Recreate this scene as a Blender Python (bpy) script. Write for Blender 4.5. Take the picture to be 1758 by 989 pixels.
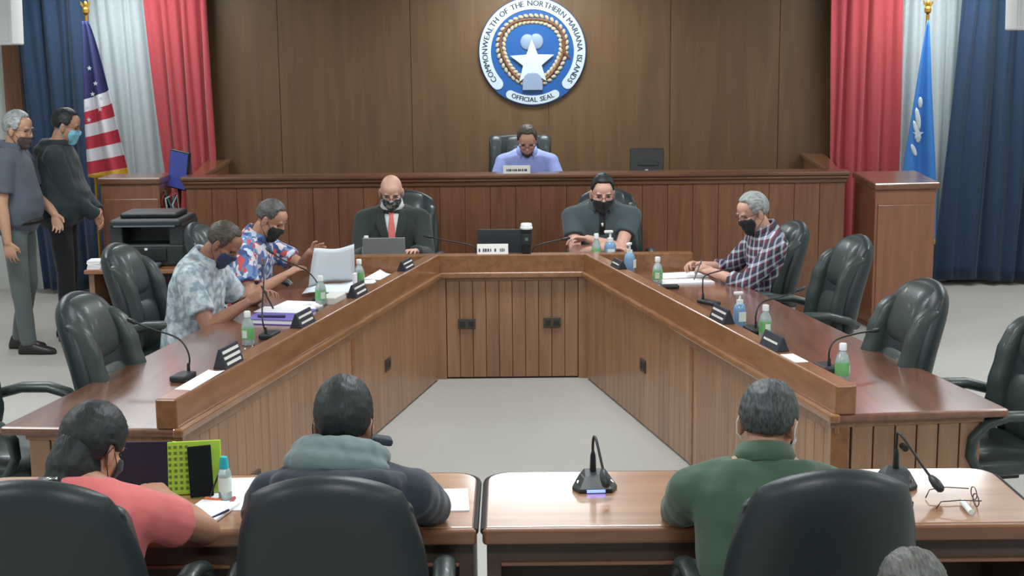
import bpy, bmesh, math, random
from mathutils import Vector, Matrix, Euler, noise
from mathutils.bvhtree import BVHTree
random.seed(7)
PI = math.pi
scene = bpy.context.scene
for o in list(bpy.data.objects):
    bpy.data.objects.remove(o)
COL = scene.collection

# ------------------------------------------------------------------ camera
F_PX = 2400.0
CAM_H = 2.15
pitch = math.atan((494.5 - 88) / F_PX)
roll = math.atan(0.0095)
fw = Vector((0, math.cos(pitch), -math.sin(pitch)))
r0 = Vector((1, 0, 0)); u0 = r0.cross(fw)
rt = (r0 * math.cos(roll) - u0 * math.sin(roll)).normalized()
up = rt.cross(fw).normalized()
cam = bpy.data.objects.new('camera', bpy.data.cameras.new('camera'))
COL.objects.link(cam)
cam.data.sensor_width = 36
cam.data.lens = F_PX * 36 / 1758
cam.data.clip_start = 0.05
m3 = Matrix((rt, up, -fw)).transposed()
cam.matrix_world = Matrix.Translation((0, 0, CAM_H)) @ m3.to_4x4()
scene.camera = cam

# ------------------------------------------------------------------ world, light, exposure
world = bpy.data.worlds.new('world'); scene.world = world
world.use_nodes = True
world.node_tree.nodes['Background'].inputs[0].default_value = (0.8, 0.9, 1.0, 1)
world.node_tree.nodes['Background'].inputs[1].default_value = 0.25
vs = scene.view_settings
vs.view_transform = 'Standard'; vs.look = 'None'; vs.gamma = 1.0; vs.use_curve_mapping = False
vs.exposure = 0.0
CEIL = 3.0
LIGHT_X = (-3.3, 0.2, 3.7)
LIGHT_Y = (1.6, 5.0, 8.4, 11.95)
for ly in LIGHT_Y:
    for lx in LIGHT_X:
        ld = bpy.data.lights.new('ceiling_panel_light', 'AREA')
        ld.shape = 'RECTANGLE'; ld.size = 1.15; ld.size_y = 0.55
        ld.energy = (46 if lx == 0.2 else 34) if ly > 11 else 48
        ld.color = (0.93, 0.98, 1.0)
        lo = bpy.data.objects.new('ceiling_panel_light', ld)
        lo.location = (lx, ly, CEIL - 0.03)
        COL.objects.link(lo)

# ------------------------------------------------------------------ helpers
def srgb(c):
    out = []
    for v in c[:3]:
        v = v / 255.0
        out.append(v / 12.92 if v <= 0.04045 else ((v + 0.055) / 1.055) ** 2.4)
    return (out[0], out[1], out[2], 1.0)

MATS = {}
def mat(name, col, rough=0.6, metal=0.0, coat=0.0, spec=0.5, emit=None, emit_s=1.0, alpha=None, trans=0.0, sheen=0.0, bump=None):
    m = bpy.data.materials.new(name); m.use_nodes = True
    nt = m.node_tree; b = nt.nodes['Principled BSDF']
    b.inputs['Base Color'].default_value = srgb(col)
    b.inputs['Roughness'].default_value = rough
    b.inputs['Metallic'].default_value = metal
    b.inputs['Coat Weight'].default_value = coat
    b.inputs['Coat Roughness'].default_value = 0.12
    b.inputs['Specular IOR Level'].default_value = spec
    b.inputs['Transmission Weight'].default_value = trans
    b.inputs['Sheen Weight'].default_value = sheen
    if emit:
        b.inputs['Emission Color'].default_value = srgb(emit)
        b.inputs['Emission Strength'].default_value = emit_s
    if bump:
        scale, strength = bump
        tc = nt.nodes.new('ShaderNodeTexCoord')
        n = nt.nodes.new('ShaderNodeTexNoise'); n.inputs['Scale'].default_value = scale; n.inputs['Detail'].default_value = 3
        nt.links.new(tc.outputs['Object'], n.inputs['Vector'])
        bp = nt.nodes.new('ShaderNodeBump'); bp.inputs['Strength'].default_value = strength; bp.inputs['Distance'].default_value = 0.01
        nt.links.new(n.outputs['Fac'], bp.inputs['Height'])
        nt.links.new(bp.outputs['Normal'], b.inputs['Normal'])
        # a little tonal unevenness
        mx = nt.nodes.new('ShaderNodeMix'); mx.data_type = 'RGBA'
        c = srgb(col)
        mx.inputs[6].default_value = (c[0]*0.86, c[1]*0.86, c[2]*0.86, 1)
        mx.inputs[7].default_value = (min(1, c[0]*1.1), min(1, c[1]*1.1), min(1, c[2]*1.1), 1)
        nt.links.new(n.outputs['Fac'], mx.inputs[0])
        nt.links.new(mx.outputs[2], b.inputs['Base Color'])
    MATS[name] = m
    return m

def wood(name, dark, light, rough=0.35, coat=0.4, stretch=(14, 14, 1.2), coat_rough=0.14, vary=0.5):
    """varnished timber: long streaky grain along the stretched axis, shifted per object"""
    m = bpy.data.materials.new(name); m.use_nodes = True
    nt = m.node_tree; b = nt.nodes['Principled BSDF']
    tc = nt.nodes.new('ShaderNodeTexCoord')
    oi = nt.nodes.new('ShaderNodeObjectInfo')
    mul = nt.nodes.new('ShaderNodeMath'); mul.operation = 'MULTIPLY'; mul.inputs[1].default_value = 37.0
    nt.links.new(oi.outputs['Random'], mul.inputs[0])
    add = nt.nodes.new('ShaderNodeVectorMath'); add.operation = 'ADD'
    nt.links.new(tc.outputs['Object'], add.inputs[0]); nt.links.new(mul.outputs[0], add.inputs[1])
    mp = nt.nodes.new('ShaderNodeMapping'); mp.inputs['Scale'].default_value = stretch
    nt.links.new(add.outputs[0], mp.inputs['Vector'])
    n1 = nt.nodes.new('ShaderNodeTexNoise'); n1.inputs['Scale'].default_value = 1.6; n1.inputs['Detail'].default_value = 6; n1.inputs['Distortion'].default_value = 0.6
    nt.links.new(mp.outputs[0], n1.inputs['Vector'])
    cr = nt.nodes.new('ShaderNodeValToRGB')
    cr.color_ramp.elements[0].position = 0.28; cr.color_ramp.elements[0].color = srgb(dark)
    cr.color_ramp.elements[1].position = 0.75; cr.color_ramp.elements[1].color = srgb(light)
    nt.links.new(n1.outputs['Fac'], cr.inputs[0])
    hsv = nt.nodes.new('ShaderNodeHueSaturation')
    mr = nt.nodes.new('ShaderNodeMapRange'); mr.inputs[3].default_value = 1 - 0.16 * vary; mr.inputs[4].default_value = 1 + 0.16 * vary
    nt.links.new(oi.outputs['Random'], mr.inputs[0]); nt.links.new(mr.outputs[0], hsv.inputs['Value'])
    nt.links.new(cr.outputs[0], hsv.inputs['Color'])
    nt.links.new(hsv.outputs[0], b.inputs['Base Color'])
    b.inputs['Roughness'].default_value = rough
    b.inputs['Coat Weight'].default_value = coat
    b.inputs['Coat Roughness'].default_value = coat_rough
    MATS[name] = m
    return m

wood('bench_wood', (104, 64, 42), (134, 88, 60), 0.4, 0.25)
wood('bench_cap_wood', (92, 56, 36), (132, 86, 58), 0.3, 0.6, (1.2, 14, 14))
wood('wall_wood', (92, 68, 43), (112, 84, 54), 0.5, 0.08, (7, 7, 0.7), vary=0.35)
wood('desk_wood', (134, 100, 74), (164, 126, 96), 0.4, 0.25)
wood('desk_top_wood', (100, 62, 46), (132, 88, 66), 0.3, 0.8, (14, 1.2, 14), 0.16)
wood('desk_rail_wood', (122, 80, 50), (152, 106, 70), 0.32, 0.5, (14, 1.2, 14))
wood('moulding_wood', (132, 90, 60), (158, 112, 76), 0.25, 1.0, (14, 1.2, 14), 0.08)
wood('front_table_wood', (146, 104, 74), (178, 132, 96), 0.3, 0.9, (1.2, 14, 14), 0.13)
wood('table_edge_wood', (110, 72, 50), (138, 94, 66), 0.3, 0.5, (1.2, 14, 14))
wood('table_dark_wood', (62, 46, 36), (80, 60, 48), 0.5, 0.1, (1.2, 14, 14))
wood('podium_wood', (124, 80, 56), (144, 96, 70), 0.4, 0.25, vary=0.2)
mat('groove', (66, 44, 30), 0.8)
mat('outlet_brown', (74, 66, 54), 0.5)
mat('floor_carpet', (178, 176, 170), 0.95, bump=(160, 0.25))
mat('plaster', (206, 208, 204), 0.9)
mat('ceiling_tile', (225, 226, 222), 0.9)
mat('lamp_diffuser', (240, 245, 250), 0.5, emit=(240, 248, 255), emit_s=3.0)
mat('leather', (50, 63, 61), 0.42, coat=0.12, spec=0.5, bump=(90, 0.12))
mat('leather_back', (40, 49, 51), 0.42, spec=0.4, bump=(120, 0.06))
mat('black_plastic', (36, 42, 44), 0.45)
mat('dark_plastic', (24, 27, 30), 0.4)
mat('grey_plastic', (92, 104, 110), 0.45)
mat('white_plastic', (226, 230, 230), 0.5)
mat('chrome', (190, 196, 200), 0.2, metal=1.0)
mat('brass', (170, 132, 52), 0.35, metal=0.8)
mat('paper', (236, 236, 240), 0.85)
mat('red_cloth', (164, 60, 66), 0.85, sheen=0.2, bump=(30, 0.1))
mat('white_cloth', (166, 176, 178), 0.85, sheen=0.2, bump=(30, 0.1))
mat('blue_cloth', (30, 54, 82), 0.85, sheen=0.2, bump=(30, 0.1))

def link(o, parent=None):
    COL.objects.link(o)
    if parent is not None:
        o.parent = parent
    return o
def root_loc(o):
    v = Vector((0, 0, 0))
    while o is not None:
        v += o.location; o = o.parent
    return v
def tag(o, label, cat, group=None):
    o['label'] = label; o['category'] = cat
    if group: o['group'] = group
    return o
def thing(name, label, cat, loc=(0, 0, 0), group=None):
    o = bpy.data.objects.new(name, None)
    o.empty_display_size = 0.1
    o.location = loc
    link(o); tag(o, label, cat, group)
    return o
def dup(root, loc, rotz, label, group=None, name=None):
    r = root.copy(); COL.objects.link(r); r.location = loc; r.rotation_euler = (0, 0, rotz)
    r['label'] = label
    if group: r['group'] = group
    for ch in list(root.children):
        c = ch.copy(); COL.objects.link(c); c.parent = r
        for g in list(ch.children):
            d = g.copy(); COL.objects.link(d); d.parent = c
    return r
def struct(o):
    o['kind'] = 'structure'
    return o

class MB:
    """collects shapes; build() links them as one mesh object (coordinates are world coordinates before the parent moves)"""
    def __init__(s):
        s.v = []; s.f = []
    def add(s, vs, fs):
        n = len(s.v)
        s.v += [Vector(p) for p in vs]
        s.f += [tuple(i + n for i in f) for f in fs]
        return s
    def box(s, c, size, rot=None):
        hx, hy, hz = size[0] / 2, size[1] / 2, size[2] / 2
        ps = [Vector((x, y, z)) for z in (-hz, hz) for y in (-hy, hy) for x in (-hx, hx)]
        if rot is not None:
            R = rot if isinstance(rot, Matrix) else Euler(rot).to_matrix()
            ps = [R @ p for p in ps]
        c = Vector(c)
        return s.add([p + c for p in ps], [(0, 2, 3, 1), (4, 5, 7, 6), (0, 1, 5, 4), (2, 6, 7, 3), (0, 4, 6, 2), (1, 3, 7, 5)])
    def bb(s, x0, x1, y0, y1, z0, z1):
        return s.box(((x0 + x1) / 2, (y0 + y1) / 2, (z0 + z1) / 2), (abs(x1 - x0), abs(y1 - y0), abs(z1 - z0)))
    def prism(s, poly, z0, z1):
        n = len(poly)
        area = sum(poly[i][0] * poly[(i + 1) % n][1] - poly[(i + 1) % n][0] * poly[i][1] for i in range(n))
        if area < 0: poly = poly[::-1]
        vs = [(p[0], p[1], z0) for p in poly] + [(p[0], p[1], z1) for p in poly]
        fs = [tuple(range(n - 1, -1, -1)), tuple(range(n, 2 * n))]
        fs += [(i, (i + 1) % n, n + (i + 1) % n, n + i) for i in range(n)]
        return s.add(vs, fs)
    def extr(s, poly, a, b, c0=0.0, flip=False):
        """polygon of 3D points extruded by vector"""
        vs = [Vector(p) for p in poly]; d = Vector(a)
        n = len(vs)
        fs = [tuple(range(n - 1, -1, -1)), tuple(range(n, 2 * n))] + [(i, (i + 1) % n, n + (i + 1) % n, n + i) for i in range(n)]
        return s.add(vs + [p + d for p in vs], fs)
    def tube(s, pts, r, n=8, cap=True):
        pts = [Vector(p) for p in pts]
        rs = r if isinstance(r, (list, tuple)) else [r] * len(pts)
        ring = []
        prev = None
        for i, p in enumerate(pts):
            if i == 0: d = pts[1] - pts[0]
            elif i == len(pts) - 1: d = pts[-1] - pts[-2]
            else: d = (pts[i + 1] - pts[i]).normalized() + (pts[i] - pts[i - 1]).normalized()
            d.normalize()
            if prev is None:
                a = Vector((0, 0, 1)) if abs(d.z) < 0.9 else Vector((1, 0, 0))
                x = d.cross(a).normalized()
            else:
                x = (prev - d * prev.dot(d)).normalized()
            prev = x
            y = d.cross(x)
            rr = rs[i]
            rx, ry = rr if isinstance(rr, (tuple, list)) else (rr, rr)
            ring.append([p + x * math.cos(2 * PI * k / n) * rx + y * math.sin(2 * PI * k / n) * ry for k in range(n)])
        vs = [q for R in ring for q in R]
        fs = []
        for i in range(len(ring) - 1):
            for k in range(n):
                fs.append((i * n + k, i * n + (k + 1) % n, (i + 1) * n + (k + 1) % n, (i + 1) * n + k))
        if cap:
            fs.append(tuple(range(n - 1, -1, -1)))
            fs.append(tuple((len(ring) - 1) * n + k for k in range(n)))
        return s.add(vs, fs)
    def lathe(s, prof, c=(0, 0, 0), n=16):
        c = Vector(c)
        vs = [c + Vector((r * math.cos(2 * PI * k / n), r * math.sin(2 * PI * k / n), z)) for r, z in prof for k in range(n)]
        fs = []
        for i in range(len(prof) - 1):
            for k in range(n):
                fs.append((i * n + k, i * n + (k + 1) % n, (i + 1) * n + (k + 1) % n, (i + 1) * n + k))
        fs.append(tuple(range(n - 1, -1, -1)))
        fs.append(tuple((len(prof) - 1) * n + k for k in range(n)))
        return s.add(vs, fs)
    def ell(s, c, r, rot=None, nu=14, nv=9):
        c = Vector(c)
        R = rot if rot is not None else Matrix.Identity(3)
        vs = [c + R @ Vector((0, 0, -r[2]))]
        for j in range(1, nv):
            t = -PI / 2 + PI * j / nv
            for k in range(nu):
                a = 2 * PI * k / nu
                vs.append(c + R @ Vector((r[0] * math.cos(t) * math.cos(a), r[1] * math.cos(t) * math.sin(a), r[2] * math.sin(t))))
        vs.append(c + R @ Vector((0, 0, r[2])))
        fs = [(0, 1 + (k + 1) % nu, 1 + k) for k in range(nu)]
        for j in range(nv - 2):
            for k in range(nu):
                a = 1 + j * nu
                fs.append((a + k, a + (k + 1) % nu, a + nu + (k + 1) % nu, a + nu + k))
        a = 1 + (nv - 2) * nu
        fs += [(a + k, a + (k + 1) % nu, len(vs) - 1) for k in range(nu)]
        return s.add(vs, fs)
    def sheet(s, rows, thick=None):
        """grid of points; with thick: closed slab, offset along the grid normal"""
        nr, nc = len(rows), len(rows[0])
        P = [[Vector(p) for p in r] for r in rows]
        fs = [(i * nc + j, i * nc + j + 1, (i + 1) * nc + j + 1, (i + 1) * nc + j) for i in range(nr - 1) for j in range(nc - 1)]
        if not thick:
            return s.add([p for r in P for p in r], fs)
        Q = []
        for i in range(nr):
            for j in range(nc):
                a = P[i][min(j + 1, nc - 1)] - P[i][max(j - 1, 0)]
                b = P[min(i + 1, nr - 1)][j] - P[max(i - 1, 0)][j]
                n = a.cross(b)
                n = n.normalized() if n.length > 1e-12 else Vector((0, 0, 1))
                Q.append(P[i][j] - n * thick)
        N = nr * nc
        f2 = [tuple(N + i for i in reversed(f)) for f in fs]
        edge = [(0, j) for j in range(nc)] + [(i, nc - 1) for i in range(1, nr)] + [(nr - 1, j) for j in range(nc - 2, -1, -1)] + [(i, 0) for i in range(nr - 2, 0, -1)]
        idx = [i * nc + j for i, j in edge]
        f3 = [(idx[k], N + idx[k], N + idx[(k + 1) % len(idx)], idx[(k + 1) % len(idx)]) for k in range(len(idx))]
        return s.add([p for r in P for p in r] + Q, fs + f2 + f3)
    def mesh(s, name, smooth=False, bevel=0, seg=2, off=Vector((0, 0, 0)), fixn=True):
        me = bpy.data.meshes.new(name)
        me.from_pydata([tuple(p - off) for p in s.v], [], s.f)
        bm = bmesh.new(); bm.from_mesh(me)
        if bevel:
            es = [e for e in bm.edges if len(e.link_faces) == 2 and e.calc_face_angle(0) > 0.6]
            bmesh.ops.bevel(bm, geom=es, offset=bevel, segments=seg, affect='EDGES', clamp_overlap=True, profile=0.5)
        if fixn:
            bmesh.ops.recalc_face_normals(bm, faces=bm.faces)
        if smooth:
            for f in bm.faces: f.smooth = True
            if smooth != 'all':
                for e in bm.edges:
                    if len(e.link_faces) == 2 and e.calc_face_angle(0) > 0.7: e.smooth = False
        bm.to_mesh(me); bm.free()
        return me
    def build(s, name, m, parent=None, smooth=False, bevel=0, seg=2, fixn=True):
        off = root_loc(parent)
        me = s.mesh(name, smooth, bevel, seg, off, fixn)
        me.materials.append(MATS[m] if isinstance(m, str) else m)
        return link(bpy.data.objects.new(name, me), parent)

def solid(name, s, m, label, cat, loc, group=None, **kw):
    """a thing that is one mesh, with its origin at loc"""
    off = Vector(loc)
    me = s.mesh(name, kw.get('smooth', False), kw.get('bevel', 0), 2, off)
    me.materials.append(MATS[m])
    o = bpy.data.objects.new(name, me); o.location = loc
    link(o); return tag(o, label, cat, group)

def plank_row(parent, p0, p1, z0, z1, count, m, thick=0.012, gap=0.006, name='plank'):
    """upright boards between two floor points, proud of what is behind them on the right-hand side of p0->p1"""
    a = Vector((p0[0], p0[1], 0)); b = Vector((p1[0], p1[1], 0))
    d = b - a; w = d.length / count; d.normalize()
    me = MB().bb(-w / 2 + gap / 2, w / 2 - gap / 2, -thick, 0.004, 0, z1 - z0).mesh(name, bevel=0.002, seg=1)
    me.materials.append(MATS[m])
    off = root_loc(parent)
    for i in range(count):
        o = bpy.data.objects.new(name, me)
        o.location = a + d * (w * (i + 0.5)) + Vector((0, 0, z0)) - off
        o.rotation_euler = (0, 0, math.atan2(d.y, d.x))
        link(o, parent)

def wall_plate(parent, c, ang, name='outlet_plate', m='dark_plastic', w=0.12, h=0.07):
    s = MB(); R = Matrix.Rotation(ang, 3, 'Z')
    c = Vector(c)
    s.box(c + R @ Vector((0, -0.004, 0)), (w, 0.012, h), R)
    o = s.build(name, m, parent, bevel=0.003)
    q = MB()
    for k in (-1, 1):
        q.box(c + R @ Vector((k * w * 0.24, -0.011, 0)), (w * 0.3, 0.006, h * 0.55), R)
    q.build('socket', 'black_plastic', o, bevel=0.002)
    return o

# ------------------------------------------------------------------ the room
XL, XR, YB, YF = -5.2, 5.2, 12.9, -2.5
struct(MB().bb(XL, XR, YF, YB + 0.1, -0.1, 0.0).build('floor', 'floor_carpet'))
struct(MB().bb(XL, XR, YF, YB + 0.1, CEIL, CEIL + 0.1).build('ceiling', 'ceiling_tile'))
struct(MB().bb(XL - 0.1, XL, YF, YB + 0.1, 0, CEIL).build('wall_left', 'plaster'))
struct(MB().bb(XR, XR + 0.1, YF, YB + 0.1, 0, CEIL).build('wall_right', 'plaster'))
struct(MB().bb(XL, XR, YF - 0.1, YF, 0, CEIL).build('wall_front', 'plaster'))
wb = struct(MB().bb(XL, XR, YB, YB + 0.1, 0, CEIL).build('wall_back', 'plaster'))
px = [-2.95, -2.1, -0.9, 0.35, 1.46, 2.45, 3.15]
for i in range(len(px) - 1):
    MB().bb(px[i] + 0.002, px[i + 1] - 0.002, YB - 0.03, YB - 0.001, 0, CEIL - 0.002).build('panel', 'wall_wood', wb, bevel=0.002, seg=1)
struct(MB().bb(-4.60, -4.44, YB - 0.06, YB - 0.001, 0, CEIL - 0.002).build('trim_1', 'bench_wood', bevel=0.006))
# ceiling troffers
k = 0
for ly in LIGHT_Y:
    for lx in LIGHT_X:
        row = ('over the public side', 'over the front tables', 'over the horseshoe desk', 'near the seal wall')[LIGHT_Y.index(ly)]
        colm = ('on the printer side', 'on the middle line', 'on the podium side')[LIGHT_X.index(lx)]
        t = thing('ceiling_light', 'flat white ceiling light panel %s, %s' % (row, colm), 'ceiling light', (lx, ly, CEIL - 0.02), 'ceiling light panels')
        f = MB()
        for sx in (-1, 1):
            f.bb(lx + sx * 0.59 - 0.02, lx + sx * 0.59 + 0.02, ly - 0.31, ly + 0.31, CEIL - 0.025, CEIL - 0.001)
            f.bb(lx - 0.57, lx + 0.57, ly + sx * 0.29 - 0.02, ly + sx * 0.29 + 0.02, CEIL - 0.025, CEIL - 0.001)
        f.build('frame', 'white_plastic', t)
        MB().bb(lx - 0.57, lx + 0.57, ly - 0.27, ly + 0.27, CEIL - 0.012, CEIL - 0.004).build('diffuser', 'lamp_diffuser', t)

# ------------------------------------------------------------------ curtains
def curtain(label, m, xt, xb, y, zb, folds, amp, seed, group):
    rnd = random.Random(seed)
    nc = folds * 10; nr = 26
    ph = [rnd.uniform(-0.9, 0.9) for _ in range(folds + 2)]
    am = [rnd.uniform(0.5, 1.0) for _ in range(folds + 2)]
    rows = []
    for i in range(nr + 1):
        t = i / nr
        z = CEIL - 0.004 - (CEIL - 0.004 - zb) * t
        x0 = xt[0] + (xb[0] - xt[0]) * t; x1 = xt[1] + (xb[1] - xt[1]) * t
        row = []
        for j in range(nc + 1):
            u = j / nc
            k = min(int(u * folds), folds - 1)
            w = math.sin(2 * PI * u * folds + ph[k] * 0.5 * t + 0.8 * math.sin(3 * t + seed + k)) * am[k]
            w2 = math.sin(2 * PI * u * (folds * 0.5 + 0.3) + seed) * 0.5
            yy = y + amp * (0.7 + 0.5 * t) * (w + w2)
            zz = z
            if t > 0.96: zz += 0.012 * math.sin(9 * u + seed)
            row.append((x0 + (x1 - x0) * u + 0.012 * math.sin(5 * t + u * 20 + seed), yy, zz))
        rows.append(row)
    s = MB(); s.sheet(rows, 0.006)
    xm = (xb[0] + xb[1]) / 2
    o = solid('curtain', s, m, label, 'curtain', (xm, y, zb), group, smooth='all')
    return o
g = 'stage curtains in flag colours'
curtain('blue floor length curtain behind the two standing men', 'blue_cloth', (-4.42, -3.74), (-4.28, -3.70), 12.62, 0.03, 6, 0.035, 1, g)
curtain('white curtain hanging behind the striped flag', 'white_cloth', (-3.90, -3.22), (-3.80, -3.02), 12.76, 0.02, 6, 0.03, 2, g)
curtain('red curtain beside the wood wall, behind the tilted screen', 'red_cloth', (-3.27, -2.68), (-3.05, -2.66), 12.66, 0.02, 6, 0.03, 3, g)
curtain('red curtain beside the wood wall on the podium side', 'red_cloth', (2.86, 3.50), (2.88, 3.50), 12.66, 0.02, 6, 0.03, 4, g)
curtain('white curtain hanging behind the plain blue flag', 'white_cloth', (3.46, 4.12), (3.46, 4.12), 12.78, 0.02, 6, 0.03, 5, g)
curtain('wide blue curtain pooling on the floor past the podium', 'blue_cloth', (4.02, 5.1), (3.86, 5.12), 12.60, 0.05, 7, 0.045, 6, g)

# ------------------------------------------------------------------ raised bench with platform
BY = 10.85
struct(MB().bb(-2.45, 2.52, BY + 0.12, YB - 0.04, 0, 0.28).build('floor_platform', 'floor_carpet'))
bench = thing('bench', 'long raised dark wood bench with moulded top below the seal', 'bench', (0.03, BY, 0))
bx0, bx1 = -2.53, 2.60
MB().bb(bx0, bx1, BY + 0.014, BY + 0.10, 0, 1.14).build('front_panel', 'groove', bench)
plank_row(bench, (bx0, BY + 0.014), (bx1, BY + 0.014), 0.10, 1.12, 26, 'bench_wood', 0.012, 0.0025)
MB().bb(bx0 - 0.005, bx1 + 0.005, BY - 0.004, BY + 0.02, 0.0, 0.10).build('plinth', 'bench_wood', bench, bevel=0.004)
MB().bb(bx0 - 0.01, bx1 + 0.01, BY - 0.02, BY + 0.10, 1.12, 1.155).bb(bx0 - 0.02, bx1 + 0.02, BY - 0.045, BY + 0.12, 1.155, 1.18).build('moulding', 'bench_cap_wood', bench, bevel=0.010, seg=3)
MB().bb(bx0 - 0.03, bx1 + 0.03, BY - 0.065, BY + 0.17, 1.18, 1.215).build('cap', 'bench_cap_wood', bench, bevel=0.012, seg=3)
for sg, n0, n1, f0, f1 in ((1, 2.50, 2.60, 2.66, 2.88), (-1, 2.43, 2.53, 2.56, 2.78)):
    MB().prism([(sg * (n0 + 0.02), BY + 0.10), (sg * (n1 - 0.02), BY + 0.10), (sg * (f1 - 0.03), YB - 0.05), (sg * (f0 + 0.03), YB - 0.05)], 0, 1.16).build('side_panel', 'bench_wood', bench)
    MB().prism([(sg * n0, BY + 0.17), (sg * n1, BY + 0.17), (sg * f1, YB - 0.04), (sg * f0, YB - 0.04)], 1.16, 1.205).build('side_cap', 'bench_cap_wood', bench, bevel=0.012)
MB().bb(bx0 + 0.1, bx1 - 0.1, BY + 0.10, BY + 0.75, 0.99, 1.02).build('worktop', 'bench_cap_wood', bench, bevel=0.006)

# ------------------------------------------------------------------ podiums
R6 = math.radians(5)
def podium(label, x0, x1, y0, y1, h, slant, tilt_side):
    t = thing('podium', label, 'podium', ((x0 + x1) / 2, (y0 + y1) / 2, 0), 'wooden podiums beside the bench')
    b = MB().extr([(x0, y0, 0), (x0, y1, 0), (x0, y1, h + slant - 0.05), (x0, y0, h - 0.05)], (x1 - x0, 0, 0), None)
    b.build('body', 'podium_wood', t, bevel=0.006)
    q = MB().extr([(x0 - 0.02, y0 - 0.03, h - 0.05), (x0 - 0.02, y1 + 0.02, h + slant - 0.05), (x0 - 0.02, y1 + 0.02, h + slant), (x0 - 0.02, y0 - 0.03, h)], (x1 - x0 + 0.04, 0, 0), None)
    q.build('top', 'bench_cap_wood', t, bevel=0.01)
    MB().bb(x0 + 0.02, x1 - 0.01, y0 - 0.012, y0 + 0.004, 0.03, h - 0.165).build('front_board', 'podium_wood', t, bevel=0.006)
    MB().bb(x0 - 0.008, x1 + 0.008, y0 - 0.014, y1 + 0.008, 0.0, 0.03).build('plinth', 'bench_wood', t, bevel=0.004)
    return t
podium('wooden podium with sloping top standing beside the blue flag', 2.76, 3.24, 10.66, 11.14, 1.13, 0.05, 1).rotation_euler = (0, 0, R6)
podium('wooden podium behind the printer, below the striped flag', -3.22, -2.76, 10.95, 11.35, 1.20, 0.0, -1)

# ------------------------------------------------------------------ horseshoe desk
DZ, RZ = 0.72, 0.84
def inn(y): return 0.475 + (9.07 - y) * 0.215
def out(y): return 1.30 + (9.15 - y) * 0.185
def arm(sg, yn, label, skew):
    t = thing('side_desk', label, 'desk', (sg * (inn(yn) + 0.3), yn + 0.3, 0), 'horseshoe desk sections')
    yf = 9.068
    yo = yn + skew
    A, B = (sg * inn(yf), yf), (sg * inn(yn), yn)
    C_, D_ = (sg * out(yo), yo), (sg * out(yf), yf)
    MB().prism([A, B, C_, D_], DZ - 0.035, DZ).build('worktop', 'desk_top_wood', t, bevel=0.012, seg=3)
    w = 0.085
    MB().prism([A, B, (sg * (inn(yn) + w), yn + 0.008), (sg * (inn(yf) + w), yf)], DZ, RZ).build('rail', 'desk_rail_wood', t, bevel=0.007, seg=2)
    # bead moulding under the rail on the inner face
    e = 0.022
    MB().prism([(sg * (inn(yf) - e), yf - e), (sg * (inn(yn) - e), yn - 0.012), (sg * (inn(yn) + 0.02), yn - 0.012), (sg * (inn(yf) + 0.02), yf - e)], DZ - 0.032, DZ + 0.004).build('moulding', 'moulding_wood', t, bevel=0.009, seg=3)
    # carcass and boards of the inner face
    i0 = 0.03
    MB().prism([(sg * (inn(yf) + i0), yf), (sg * (inn(yn + .07) + i0), yn + 0.07), (sg * (inn(yn + .07) + i0 + 0.04), yn + 0.07), (sg * (inn(yf) + i0 + 0.04), yf)], 0, DZ - 0.036).build('inner_panel', 'groove', t)
    p_far = (sg * (inn(yf) + i0), yf - 0.02); p_near = (sg * (inn(yn + .05) + i0), yn + 0.05)
    a, b = (p_near, p_far) if sg < 0 else (p_far, p_near)
    plank_row(t, a, b, 0.012, DZ - 0.085, 42, 'desk_wood', 0.013, 0.0035)
    MB().prism([(sg * (inn(yf) + i0 - 0.016), yf - .02), (sg * (inn(yn + .03) + i0 - 0.016), yn + 0.03), (sg * (inn(yn + .03) + i0 + 0.002), yn + 0.03), (sg * (inn(yf) + i0 + 0.002), yf - .02)], DZ - 0.085, DZ - 0.034).build('header_strip', 'desk_wood', t, bevel=0.003)
    # batten over the joint of the two inner halves
    ym = 7.35 if sg < 0 else 7.05
    ang = math.atan2(1, -0.215 * 1) if sg > 0 else math.atan2(1, 0.215)
    R = Matrix.Rotation(ang - PI / 2, 3, 'Z')
    MB().box((sg * (inn(ym) + i0 - 0.012), ym, (DZ - 0.085) / 2 + 0.006), (0.018, 0.05, DZ - 0.10), R).build('batten', 'desk_rail_wood', t, bevel=0.004)
    # near end
    xe0, xe1 = inn(yn) + 0.005, out(yo) - 0.10
    ye0, ye1 = yn + 0.04, yo + 0.04
    MB().prism([(sg * xe0, ye0 + 0.014), (sg * xe1, ye1 + 0.014), (sg * xe1, ye1 + 0.06), (sg * xe0, ye0 + 0.06)], 0, DZ - 0.036).build('end_panel', 'groove', t)
    q0, q1 = (sg * (xe0 + 0.07), ye0 + 0.014), (sg * (xe1 - 0.0), ye1 + 0.014)
    a, b = (q1, q0) if sg < 0 else (q0, q1)
    plank_row(t, a, b, 0.012, DZ - 0.05, 6, 'desk_wood', 0.014, 0.006)
    MB().prism([(sg * (xe0 - 0.012), ye0 - 0.006), (sg * (xe0 + 0.066), ye0 - 0.002), (sg * (xe0 + 0.066), ye0 + 0.05), (sg * (xe0 - 0.012), ye0 + 0.05)], 0, DZ - 0.036).build('corner_post', 'desk_rail_wood', t, bevel=0.006)
    MB().prism([(sg * (xe0 - 0.016), ye0 - 0.012), (sg * (xe1 + 0.01), ye1 - 0.012), (sg * (xe1 + 0.01), ye1 + 0.05), (sg * (xe0 - 0.016), ye0 + 0.05)], DZ - 0.062, DZ - 0.034).build('end_moulding', 'desk_rail_wood', t, bevel=0.006)
    # outer far leg panel
    MB().bb(min(sg * 1.20, sg * 1.24), max(sg * 1.20, sg * 1.24), 8.6, 9.05, 0, DZ - 0.036).build('leg_panel', 'desk_wood', t)
    return t, R
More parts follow.
